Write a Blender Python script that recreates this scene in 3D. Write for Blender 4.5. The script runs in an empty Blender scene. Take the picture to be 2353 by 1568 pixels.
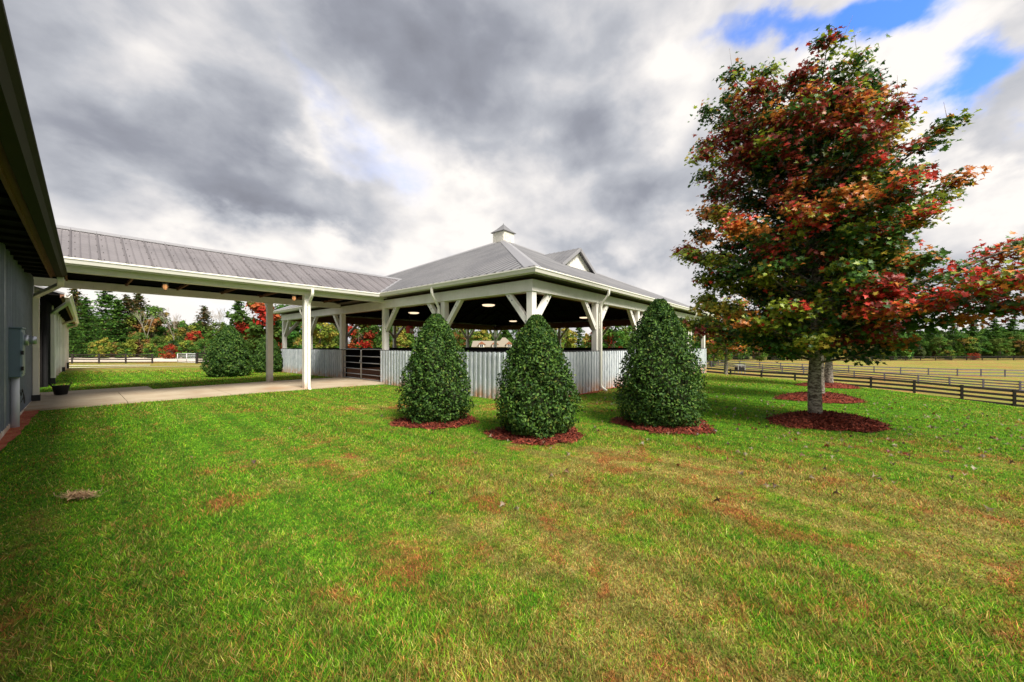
import bpy, bmesh, math, random
import numpy as np
from mathutils import Vector, Matrix
rnd = random.Random(7); rng = np.random.default_rng(11)
R = math.radians
scene = bpy.context.scene
COL = scene.collection
# ------------------------------------------------------------------ camera
# World axes follow the pavilion: origin at its near corner, x along its right face, y along its left face.
TH = R(49.70); CT, ST = math.cos(TH), math.sin(TH)
F, PX0, HOR, EYE = 856.0, 1176.5, 794.6, 1.56
NX, NZ = .531, 10.15
BAY = 3.66; L5 = BAY*5
def cw(X, Z):                       # (right, forward) metres from the camera -> world x, y
    dx, dz = X-NX, Z-NZ
    return (dx*CT+dz*ST, -dx*ST+dz*CT)
def pz(px, Z): return cw((px-PX0)/F*Z, Z)      # image column + depth -> world x, y
CX, CY = cw(0, 0)
FWD = Vector((ST, CT, 0)); RGT = Vector((CT, -ST, 0))
cam_d = bpy.data.cameras.new('camera'); cam = bpy.data.objects.new('camera', cam_d); COL.objects.link(cam)
cam.location = (CX, CY, EYE); cam.rotation_euler = (R(90), 0, -math.atan2(ST, CT))
cam_d.sensor_width = 36; cam_d.lens = 36*F/2353; cam_d.shift_y = (HOR-784)/2353
cam_d.clip_start = .05; cam_d.clip_end = 3000
scene.camera = cam
scene.view_settings.view_transform = 'Standard'; scene.view_settings.look = 'None'
scene.view_settings.exposure = 0.75; scene.view_settings.gamma = 1
# ------------------------------------------------------------------ sun
SUN_TRAVEL = (RGT*-.62+FWD*.80).normalized(); SUN_EL = R(48)
tv = Vector((SUN_TRAVEL.x*math.cos(SUN_EL), SUN_TRAVEL.y*math.cos(SUN_EL), -math.sin(SUN_EL)))
sd = bpy.data.lights.new('sun', 'SUN'); sd.energy = 4.7; sd.angle = R(22); sd.color = (1, .95, .86)
so = bpy.data.objects.new('sun', sd); COL.objects.link(so); so.rotation_euler = tv.to_track_quat('-Z', 'Y').to_euler()
so.location = (0, -10, 30)
# ------------------------------------------------------------------ world
class NT:
    def __init__(s, nt): s.nt = nt; s.n = nt.nodes; s.l = nt.links
    def new(s, t, **kw):
        n = s.n.new(t)
        for k, v in kw.items(): setattr(n, k, v)
        return n
    def put(s, sock, v):
        if isinstance(v, bpy.types.NodeSocket): s.l.new(v, sock)
        elif v is not None: sock.default_value = v
    def m(s, op, a, b=None, c=None, clamp=False):
        n = s.new('ShaderNodeMath', operation=op, use_clamp=clamp)
        s.put(n.inputs[0], a); s.put(n.inputs[1], b); s.put(n.inputs[2], c)
        return n.outputs[0]
    def vm(s, op, a, b=None, sc=None):
        n = s.new('ShaderNodeVectorMath', operation=op); s.put(n.inputs[0], a); s.put(n.inputs[1], b)
        if sc is not None: s.put(n.inputs['Scale'], sc)
        return n.outputs['Value'] if op in ('DOT_PRODUCT', 'LENGTH', 'DISTANCE') else n.outputs[0]
    def mix(s, f, a, b, blend='MIX'):
        n = s.new('ShaderNodeMix', data_type='RGBA', blend_type=blend); s.put(n.inputs[0], f)
        s.put(n.inputs[6], c4(a)); s.put(n.inputs[7], c4(b)); return n.outputs[2]
    def noise(s, vec, scale, detail=4, rough=.55, dist=0, out='Fac'):
        n = s.new('ShaderNodeTexNoise'); s.put(n.inputs['Vector'], vec); s.put(n.inputs['Scale'], scale)
        n.inputs['Detail'].default_value = detail; n.inputs['Roughness'].default_value = rough; n.inputs['Distortion'].default_value = dist
        return n.outputs[out]
    def ramp(s, f, pts, interp='LINEAR'):
        n = s.new('ShaderNodeValToRGB'); s.put(n.inputs[0], f); e = n.color_ramp.elements; n.color_ramp.interpolation = interp
        while len(e) < len(pts): e.new(.5)
        for q, (p, c) in zip(e, pts): q.position = p; q.color = c4(c) if not isinstance(c, (int, float)) else (c, c, c, 1)
        return n.outputs[0]
    def mr(s, v, a, b, c=0, d=1, kind='SMOOTHSTEP'):
        n = s.new('ShaderNodeMapRange', interpolation_type=kind); s.put(n.inputs[0], v)
        for i, q in enumerate((a, b, c, d)): n.inputs[i+1].default_value = q
        return n.outputs[0]
    def mapping(s, vec, scale=(1, 1, 1), rot=(0, 0, 0), loc=(0, 0, 0)):
        n = s.new('ShaderNodeMapping'); s.put(n.inputs[0], vec); n.inputs['Scale'].default_value = scale
        n.inputs['Rotation'].default_value = rot; n.inputs['Location'].default_value = loc; return n.outputs[0]
def c4(c):
    if isinstance(c, bpy.types.NodeSocket): return c
    return tuple(c)+(1,) if len(c) == 3 else tuple(c)
def pdir(px, py):                    # direction of a point of the sky, in the world frame
    return (RGT*((px-PX0)/F) + FWD + Vector((0, 0, 1))*((HOR-py)/F)).normalized()
world = bpy.data.worlds.new('World'); scene.world = world; world.use_nodes = True
w = NT(world.node_tree); w.n.clear()
dirv = w.new('ShaderNodeTexCoord').outputs['Generated']
sep = w.new('ShaderNodeSeparateXYZ'); w.put(sep.inputs[0], dirv)
dz = w.m('ADD', w.m('MAXIMUM', sep.outputs[2], 0), .30)
pl = w.vm('SCALE', dirv, sc=w.m('DIVIDE', 1, dz))          # cloud-deck coordinates
# clouds drift along one direction, so they are streaked in that direction
drift = math.atan2(pdir(500, 400).y, pdir(500, 400).x)
plr = w.mapping(pl, rot=(0, 0, -drift+R(60)))
pls = w.vm('ADD', w.mapping(plr, scale=(.22, .34, 0)), w.mapping(dirv, scale=(1.15, 1.15, 2.1)))
n1 = w.noise(pls, 1.55, 9, .50, .15)
n2 = w.noise(w.mapping(pls, loc=(4.3, 2.2, 0)), 4.2, 8, .50, .2)
warp = w.vm('SCALE', w.vm('SUBTRACT', w.noise(pls, 3.0, 7, .54, 0, 'Color'), (.5, .5, .5)), sc=.30)
wd = w.vm('ADD', dirv, warp)
def blob(cx, cy, ex, ey, wid, amp):
    """soft elongated patch of sky: centre, end of its long axis, half width (all measured on the sky)"""
    c = pdir(cx, cy); e = pdir(ex, ey); a = (e-c*e.dot(c)); la = max(a.length, 1e-3)/max(e.dot(c), .1); a = a.normalized(); b = c.cross(a)
    dc = w.m('MAXIMUM', w.vm('DOT_PRODUCT', wd, tuple(c)), .05)
    u = w.m('DIVIDE', w.vm('DOT_PRODUCT', wd, tuple(a/la)), dc)
    v = w.m('DIVIDE', w.vm('DOT_PRODUCT', wd, tuple(b/wid)), dc)
    q = w.m('ADD', w.m('MULTIPLY', u, u), w.m('MULTIPLY', v, v))
    return w.m('MULTIPLY', w.m('POWER', 2.718, w.m('MULTIPLY', q, -1)), amp)
def total(lst):
    t = None
    for b in lst:
        v = blob(*b); t = v if t is None else w.m('ADD', t, v)
    return t
DARK = [(520, 430, 860, 490, .085, .42), (330, 400, 150, 370, .06, .22), (560, 200, 700, 330, .08, .16), (1200, 40, 1600, 30, .20, .30), (1330, 330, 1560, 320, .09, .34),
        (1000, 200, 1150, 330, .10, .22), (300, 250, 560, 300, .07, .20), (820, 60, 950, 160, .14, .22), (2290, 330, 2353, 320, .05, .20), (1380, 560, 1500, 585, .028, .22),
        (130, 50, 400, 20, .10, .16), (2300, 120, 2353, 90, .04, .10), (1480, 440, 1580, 420, .06, .18), (640, 500, 860, 520, .03, .25), (60, 260, 160, 420, .05, .10)]
LIGHT = [(280, 440, 120, 470, .05, .22), (900, 570, 1150, 580, .07, .26), (480, 595, 760, 615, .05, .22), (1500, 200, 1720, 90, .08, .26), (1950, 130, 2100, 60, .08, .25),
         (2150, 60, 2353, 20, .08, .45), (2200, 420, 2353, 380, .13, .42), (330, 130, 120, 330, .08, .26), (1600, 560, 1700, 640, .10, .28), (700, 290, 760, 400, .035, .22),
         (330, 680, 520, 700, .05, .30), (1080, 430, 1200, 380, .05, .20), (1580, 300, 1620, 380, .05, .15), (850, 380, 960, 440, .04, .15)]
BLUE = [(2010, 50, 2180, -30, .055, 1.25), (1760, 105, 1920, 60, .034, .75), (2270, 190, 2420, 130, .058, 1.2), (740, 290, 860, 420, .045, .24),
        (650, 160, 740, 260, .035, .20), (890, 400, 980, 440, .035, .20), (700, 575, 760, 590, .015, .25), (1520, 640, 1560, 640, .02, .3),
        (1090, 655, 1200, 655, .02, .25), (420, 690, 560, 700, .03, .3)]
bl = w.m('MULTIPLY', total(BLUE), w.mr(n2, .25, .55, .45, 1.1))
shade = w.m('ADD', w.m('ADD', w.m('MULTIPLY', w.m('SUBTRACT', n1, .5), 1.35), w.m('MULTIPLY', w.m('SUBTRACT', n2, .5), .85)), .27)
shade = w.m('ADD', shade, w.m('SUBTRACT', w.m('MULTIPLY', total(DARK), .85), total(LIGHT)))
shade = w.m('SUBTRACT', shade, w.mr(sep.outputs[2], .02, .25, .14, 0))
cloud = w.ramp(shade, [(0, (.66, .63, .60)), (.2, (.49, .48, .485)), (.40, (.335, .345, .375)), (.64, (.215, .225, .26)), (1, (.14, .145, .17))])
cover = w.mr(w.m('SUBTRACT', w.m('ADD', w.mr(n1, .2, .6, .35, .75), .45), bl), .10, .95, 0, 1)
sky = w.new('ShaderNodeTexSky', sky_type='NISHITA'); sky.sun_disc = False
sky.sun_elevation = SUN_EL; sky.sun_rotation = math.atan2(-tv.x, -tv.y); sky.air_density = 1.3; sky.ozone_density = 2.5; sky.dust_density = .4
bgs = w.new('ShaderNodeBackground'); w.put(bgs.inputs[0], w.mix(1, sky.outputs[0], (.50, .80, 1.40), 'MULTIPLY')); bgs.inputs[1].default_value = .13
bgc = w.new('ShaderNodeBackground'); w.put(bgc.inputs[0], cloud); bgc.inputs[1].default_value = .95
mx = w.new('ShaderNodeMixShader'); w.put(mx.inputs[0], cover); w.l.new(bgs.outputs[0], mx.inputs[1]); w.l.new(bgc.outputs[0], mx.inputs[2])
wo = w.new('ShaderNodeOutputWorld'); w.l.new(mx.outputs[0], wo.inputs[0])
world.cycles.sampling_method = 'MANUAL'; world.cycles.sample_map_resolution = 512

# ------------------------------------------------------------------ helpers
def tag(o, label=None, cat=None, group=None, kind=None):
    if label: o['label'] = label
    if cat: o['category'] = cat
    if group: o['group'] = group
    if kind: o['kind'] = kind
    return o
def empty(name, loc=(0, 0, 0), rz=0, label=None, cat=None, group=None):
    o = bpy.data.objects.new(name, None); COL.objects.link(o); o.location = loc; o.rotation_euler = (0, 0, rz); o.empty_display_size = .3
    return tag(o, label, cat, group)
def link_mesh(name, me, mat, parent=None):
    o = bpy.data.objects.new(name, me); COL.objects.link(o)
    for q in (mat if isinstance(mat, (list, tuple)) else [mat]): me.materials.append(q)
    if parent: o.parent = parent
    return o
class MB:
    def __init__(s): s.v = []; s.f = []; s.sm = []; s.cut = None
    def add(s, vs, fs, smooth=False):
        n = len(s.v); s.v += [tuple(v) for v in vs]; s.f += [tuple(i+n for i in f) for f in fs]; s.sm += [smooth]*len(fs); return s
    def second(s): s.cut = len(s.f)              # faces added from here on use the second material
    def box(s, x0, x1, y0, y1, z0, z1):
        return s.add([(x0, y0, z0), (x1, y0, z0), (x1, y1, z0), (x0, y1, z0), (x0, y0, z1), (x1, y0, z1), (x1, y1, z1), (x0, y1, z1)],
              [(0, 3, 2, 1), (4, 5, 6, 7), (0, 1, 5, 4), (1, 2, 6, 5), (2, 3, 7, 6), (3, 0, 4, 7)])
    def bar(s, p, q, wd, hg, up=(0, 0, 1)):       # rectangular bar from p to q
        p, q, up = Vector(p), Vector(q), Vector(up); d = (q-p).normalized(); sx = d.cross(up).normalized(); u = sx.cross(d)
        vs = [e+sx*a*wd/2+u*b*hg/2 for e in (p, q) for a, b in ((-1, -1), (1, -1), (1, 1), (-1, 1))]
        return s.add(vs, [(0, 1, 2, 3), (7, 6, 5, 4), (0, 4, 5, 1), (1, 5, 6, 2), (2, 6, 7, 3), (3, 7, 4, 0)])
    def tube(s, pts, rad, n=8, cap=True):
        pts = [Vector(p) for p in pts]; rad = rad if isinstance(rad, (list, tuple)) else [rad]*len(pts)
        vs = []; ref = None
        for i, p in enumerate(pts):
            d = (pts[min(i+1, len(pts)-1)]-pts[max(i-1, 0)]).normalized()
            if ref is None: ref = d.orthogonal().normalized()
            a = (ref-d*ref.dot(d)).normalized(); ref = a; b = d.cross(a)
            vs += [p+(a*math.cos(2*math.pi*k/n)+b*math.sin(2*math.pi*k/n))*rad[i] for k in range(n)]
        fs = [(i*n+k, i*n+(k+1) % n, (i+1)*n+(k+1) % n, (i+1)*n+k) for i in range(len(pts)-1) for k in range(n)]
        s.add(vs, fs, True)
        if cap:
            m = len(s.v)-len(vs); s.f += [tuple(m+k for k in reversed(range(n))), tuple(m+len(vs)-n+k for k in range(n))]; s.sm += [False, False]
        return s
    def lathe(s, c, prof, n=20):
        vs = [(c[0]+r*math.cos(2*math.pi*k/n), c[1]+r*math.sin(2*math.pi*k/n), c[2]+z) for r, z in prof for k in range(n)]
        fs = [(i*n+k, i*n+(k+1) % n, (i+1)*n+(k+1) % n, (i+1)*n+k) for i in range(len(prof)-1) for k in range(n)]
        return s.add(vs, fs, True)
    def sweep(s, p, q, prof, out):               # extrude a (out, z) profile from p to q
        p, q, out = Vector(p), Vector(q), Vector(out); n = len(prof)
        vs = [e+out*a+Vector((0, 0, b)) for e in (p, q) for a, b in prof]
        return s.add(vs, [(i, (i+1) % n, n+(i+1) % n, n+i) for i in range(n)]+[tuple(reversed(range(n))), tuple(range(n, 2*n))])
    def build(s, name, mat, parent=None, bevel=0):
        me = bpy.data.meshes.new(name); me.from_pydata(s.v, [], s.f)
        me.polygons.foreach_set('use_smooth', s.sm)
        if s.cut is not None: me.polygons.foreach_set('material_index', [0 if i < s.cut else 1 for i in range(len(s.f))])
        bm = bmesh.new(); bm.from_mesh(me); bmesh.ops.recalc_face_normals(bm, faces=bm.faces); bm.to_mesh(me); bm.free()
        o = link_mesh(name, me, mat, parent)
        if bevel:
            b = o.modifiers.new('bevel', 'BEVEL'); b.width = bevel; b.segments = 1; b.limit_method = 'ANGLE'
        return o
def fastmesh(name, V, Fc, nper, col=None, smooth=False):
    """V (n,3), Fc (m,nper) -> mesh, optional per-vertex colour attribute 'tint'"""
    me = bpy.data.meshes.new(name); me.vertices.add(len(V)); me.vertices.foreach_set('co', np.ascontiguousarray(V, dtype=np.float32).ravel())
    m = len(Fc); me.loops.add(m*nper); me.loops.foreach_set('vertex_index', np.ascontiguousarray(Fc, dtype=np.int32).ravel())
    me.polygons.add(m); me.polygons.foreach_set('loop_start', np.arange(0, m*nper, nper, dtype=np.int32))
    if smooth: me.polygons.foreach_set('use_smooth', np.ones(m, dtype=bool))
    if col is not None:
        a = me.attributes.new('tint', 'FLOAT_COLOR', 'POINT'); c = np.ones((len(V), 4), dtype=np.float32); c[:, :np.shape(col)[1]] = col; a.data.foreach_set('color', c.ravel())
    me.update(); me.validate(); return me
MAPLE = (np.array([(0, 0), (0, -.5), (.22, -.28), (.52, -.34), (.30, -.06), (.62, .22), (.24, .20), (.0, .72), (-.24, .20), (-.62, .22), (-.30, -.06), (-.52, -.34), (-.22, -.28)]),
         [(0, i, i % 12+1) for i in range(1, 13)])
LEAF = (np.array([(0, -.5), (.26, -.08), (0, .5), (-.26, -.08)]), [(0, 1, 2), (0, 2, 3)])
CLUMP = (np.array([(-.5, -.2), (.05, -.5), (.5, -.1), (.2, .15), (.35, .5), (-.1, .3), (-.45, .45)]), [(0, 1, 3), (1, 2, 3), (0, 3, 5), (3, 4, 5), (0, 5, 6)])
def leaves(name, C, size, N, col, tmpl, curl=.12, g=rng):
    """scatter one small leaf per centre; N = leaf normals"""
    n = len(C); P, T = tmpl; K = len(P)
    N = N/np.maximum(np.linalg.norm(N, axis=1, keepdims=True), 1e-6)
    A = g.normal(size=(n, 3)); A -= N*(A*N).sum(1, keepdims=True); A /= np.maximum(np.linalg.norm(A, axis=1, keepdims=True), 1e-6); B = np.cross(N, A)
    size = np.asarray(size).reshape(-1, 1, 1)*np.ones((n, 1, 1))
    lift = curl*(np.abs(P[:, 0])*1.2-P[:, 1]**2*.8)
    V = C[:, None, :]+size*(A[:, None, :]*P[None, :, 0:1]+B[:, None, :]*P[None, :, 1:2]+N[:, None, :]*lift[None, :, None])
    Fc = (np.array(T)[None]+(np.arange(n)*K)[:, None, None]).reshape(-1, 3)
    cc = np.repeat(col, K, axis=0)
    return fastmesh(name, V.reshape(-1, 3), Fc, 3, cc)
def unit(n, g=rng):
    v = g.normal(size=(n, 3)); return v/np.linalg.norm(v, axis=1, keepdims=True)
def smooth01(t): t = min(max(t, 0), 1); return t*t*(3-2*t)

# ------------------------------------------------------------------ materials
def mat(name, rough=.6, metal=0, spec=.5):
    m = bpy.data.materials.new(name); m.use_nodes = True; t = NT(m.node_tree)
    b = m.node_tree.nodes['Principled BSDF']; b.inputs['Roughness'].default_value = rough; b.inputs['Metallic'].default_value = metal
    b.inputs['Specular IOR Level'].default_value = spec
    return m, t, b
def pos(t): return t.new('ShaderNodeNewGeometry').outputs['Position']
def objc(t): return t.new('ShaderNodeTexCoord').outputs['Object']
def bump(t, b, h, s=.3, d=.01):
    n = t.new('ShaderNodeBump'); n.inputs['Strength'].default_value = s; n.inputs['Distance'].default_value = d; t.put(n.inputs['Height'], h); t.l.new(n.outputs[0], b.inputs['Normal'])
def simple(name, col, rough=.6, metal=0, var=.12, scale=6, spec=.5, bmp=0):
    m, t, b = mat(name, rough, metal, spec); n = t.noise(pos(t), scale, 5)
    t.put(b.inputs['Base Color'], t.mix(n, tuple(c*(1-var) for c in col), tuple(min(c*(1+var), 1) for c in col)))
    if bmp: bump(t, b, t.noise(pos(t), scale*8, 4), bmp)
    return m
M = {}
def paint():
    m, t, b = mat('weathered white paint', .55); p = pos(t)
    n = t.noise(p, 2.2, 6, .6); g = t.noise(t.mapping(p, (14, 14, 1.2)), 3, 5, .6)
    c = t.mix(t.mr(n, .35, .75), (.82, .79, .73), (.72, .69, .62)); c = t.mix(t.m('MULTIPLY', t.mr(g, .58, .75), .35), c, (.40, .37, .30))
    sx = t.new('ShaderNodeSeparateXYZ'); t.put(sx.inputs[0], p)
    st = t.m('MULTIPLY', t.mr(sx.outputs[2], .0, .6, .8, 0), t.mr(n, .3, .6))
    c = t.mix(st, c, (.45, .24, .12)); t.put(b.inputs['Base Color'], c); bump(t, b, g, .25, .004); return m
M['paint'] = paint()
M['trim'] = simple('cream trim paint', (.76, .73, .66), .45, 0, .07, 4)
M['spout'] = simple('cream painted spout metal', (.78, .75, .66), .32, 0, .06, 5)
def boards():
    m, t, b = mat('weathered whitewashed boards', .8, 0, .3); p = pos(t)
    sx = t.new('ShaderNodeSeparateXYZ'); t.put(sx.inputs[0], p)
    brd = t.new('ShaderNodeTexWhiteNoise', noise_dimensions='1D'); t.put(brd.inputs['W'], t.m('FLOOR', t.m('MULTIPLY', t.m('ADD', sx.outputs[0], t.m('MULTIPLY', sx.outputs[1], 1.0)), 1/.19)))
    g = t.noise(t.mapping(p, (9, 9, .8)), 5, 7, .68, .3); n = t.noise(p, .9, 5, .6)
    c = t.ramp(g, [(.30, (.24, .27, .31)), (.45, (.48, .52, .56)), (.58, (.72, .74, .75)), (.75, (.84, .84, .82))])
    c = t.mix(t.m('MULTIPLY', brd.outputs[0], .35), c, (.30, .32, .35))
    c = t.mix(t.mr(n, .45, .75, 0, .45), c, (.42, .44, .46))
    st = t.m('MULTIPLY', t.mr(sx.outputs[2], -.05, .55, 1.0, 0), t.mr(t.noise(p, 3.5, 5, .6), .32, .62))
    c = t.mix(st, c, (.50, .27, .14)); t.put(b.inputs['Base Color'], c); bump(t, b, g, .6, .006); return m
M['boards'] = boards()
def roofm(name, c0, c1, rough, metal=.55):
    m, t, b = mat(name, rough, metal); p = pos(t)
    n = t.noise(p, .7, 5, .6); g = t.noise(p, 9, 5, .6); c = t.mix(t.mr(n, .35, .7), c0, c1); c = t.mix(t.mr(g, .5, .8, 0, .3), c, tuple(q*.65 for q in c0))
    t.put(b.inputs['Base Color'], c); t.put(b.inputs['Roughness'], t.mr(g, .3, .7, rough-.08, rough+.1)); return m
M['roof'] = roofm('grey metal roofing', (.225, .22, .225), (.165, .163, .172), .48, .35)
M['roof2'] = roofm('taupe metal roofing', (.215, .195, .20), (.165, .15, .155), .5, .35)
M['cap'] = simple('galvanised flashing', (.36, .35, .36), .4, .5, .08)
M['seam'] = simple('dark dirty laps with rib shade and fixings', (.040, .038, .040), .5, .4)
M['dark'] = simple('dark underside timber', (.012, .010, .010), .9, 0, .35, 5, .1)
M['brown'] = simple('brown stained beam', (.19, .092, .055), .8, 0, .3, 3, .2)
M['soffit'] = simple('shade-darkened soffit', (.11, .085, .065), .85, 0, .2)  # shadow under the eave is put into this brown
M['shadetrim'] = simple('shade-darkened olive gutter paint', (.05, .046, .032), .9, 0, .15, 3, .08)  # dark copy of the gutter trim, with shade put into its colour
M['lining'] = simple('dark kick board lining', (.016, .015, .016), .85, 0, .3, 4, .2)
M['galv'] = simple('galvanised tube', (.42, .43, .45), .35, .7, .1)
M['bolt'] = simple('zinc bolt', (.35, .35, .36), .4, .8)
M['black'] = simple('black rubber', (.012, .012, .013), .6, 0, .3)
M['fence'] = simple('black creosote fence board', (.022, .017, .014), .8, 0, .5, 3, .3)
M['fencegrey'] = simple('weathered grey fence board', (.13, .12, .15), .85, 0, .4, 3, .3)
M['barnmetal'] = roofm('blue grey wall metal', (.17, .19, .23), (.13, .15, .18), .5, .3)
M['boxgrey'] = simple('grey enamel', (.13, .18, .23), .4, .1, .1)
M['pvc'] = simple('pale conduit', (.55, .54, .58), .45, 0, .1)
M['glass'] = simple('clear jar glass', (.5, .45, .38), .1)
M['shingle'] = simple('tan shingle roof', (.23, .195, .15), .9, 0, .15, 3)
M['darkwin'] = simple('dark window glass', (.05, .06, .08), .1)
M['cream'] = simple('cream house wall', (.62, .55, .44), .8)
M['redbrown'] = simple('reddish brown gable boards', (.26, .10, .05), .8)
M['red'] = simple('red painted wood', (.34, .03, .025), .5, 0, .2)
def emis(name, col, s):
    m, t, b = mat(name); b.inputs['Base Color'].default_value = c4(col); b.inputs['Emission Color'].default_value = c4(col); b.inputs['Emission Strength'].default_value = s; return m
M['lamp'] = emis('warm lit lens', (1, .78, .52), .8)
M['bulb'] = emis('hot bulb', (1, .85, .6), 6)
M['jar'] = emis('amber lit jar glass', (.9, .42, .16), .55)
def concrete():
    m, t, b = mat('weathered concrete', .85, 0, .3); p = pos(t); n = t.noise(p, 1.1, 7, .6); g = t.noise(p, 28, 4)
    c = t.mix(t.mr(n, .35, .7), (.46, .38, .27), (.36, .27, .18)); c = t.mix(t.mr(g, .3, .8, 0, .25), c, (.2, .15, .1)); c = t.mix(t.mr(t.noise(p, .45, 3), .55, .7, 0, .5), c, (.38, .20, .10))
    t.put(b.inputs['Base Color'], c); bump(t, b, g, .3, .004); return m
M['concrete'] = concrete()
def earth(name, a, bb, c, sc=6):
    m, t, b = mat(name, .95, 0, .15); p = pos(t); n = t.noise(p, sc, 7, .65); g = t.noise(p, sc*7, 5, .6)
    q = t.ramp(n, [(.3, a), (.5, bb), (.7, c)]); q = t.mix(t.mr(g, .35, .7, 0, .5), q, tuple(x*.45 for x in a)); t.put(b.inputs['Base Color'], q); bump(t, b, g, .8, .02); return m
M['sand'] = earth('red riding sand', (.30, .11, .045), (.40, .17, .08), (.46, .22, .11), 2)
M['clay'] = earth('red clay soil', (.24, .05, .025), (.36, .09, .045), (.44, .17, .09), 5)
M['mulch'] = earth('dark red mulch', (.10, .018, .010), (.19, .036, .018), (.27, .07, .04), 16)
M['paddock'] = earth('pale paddock sand', (.52, .43, .34), (.60, .51, .41), (.66, .58, .46), .3)
M['gravel'] = earth('pale gravel track', (.46, .42, .30), (.52, .48, .33), (.40, .42, .20), .6)
def leafmat(name, trans=.35, rough=.45, spec=.4):
    m, t, b = mat(name, rough, 0, spec); a = t.new('ShaderNodeAttribute', attribute_name='tint')
    n = t.noise(pos(t), 30, 2); c = t.mix(t.mr(n, .3, .7, 0, .35), a.outputs['Color'], (.0, .0, .0)); t.put(b.inputs['Base Color'], c)
    tr = t.new('ShaderNodeBsdfTranslucent'); t.put(tr.inputs[0], a.outputs['Color'])
    mxs = t.new('ShaderNodeMixShader'); mxs.inputs[0].default_value = trans; t.l.new(b.outputs[0], mxs.inputs[1]); t.l.new(tr.outputs[0], mxs.inputs[2])
    t.l.new(mxs.outputs[0], t.n['Material Output'].inputs[0]); return m
M['leaf'] = leafmat('maple leaf'); M['holly'] = leafmat('glossy holly leaf', .15, .55, .15); M['far'] = leafmat('distant foliage', .3, .8, .1)
M['chips'] = leafmat('shredded red bark', .0, .8, .2)
def bark(name, a, b2, sc=12):
    m, t, b = mat(name, .9, 0, .2); p = pos(t); n = t.noise(t.mapping(p, (1, 1, 2.2)), sc, 7, .7, .6); v = t.noise(p, sc*.3, 4)
    c = t.mix(t.mr(n, .42, .60), a, b2); c = t.mix(t.mr(v, .5, .7, 0, .5), c, tuple(x*.55 for x in b2)); t.put(b.inputs['Base Color'], c); bump(t, b, n, 1, .02); return m
M['bark'] = bark('grey speckled bark', (.075, .055, .045), (.36, .31, .26)); M['farbark'] = bark('brown bark', (.06, .045, .035), (.16, .12, .09), 3)
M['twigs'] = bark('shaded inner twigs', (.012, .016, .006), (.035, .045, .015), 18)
M['palebark'] = simple('pale bare bark', (.30, .26, .21), .9, 0, .2)
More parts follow.
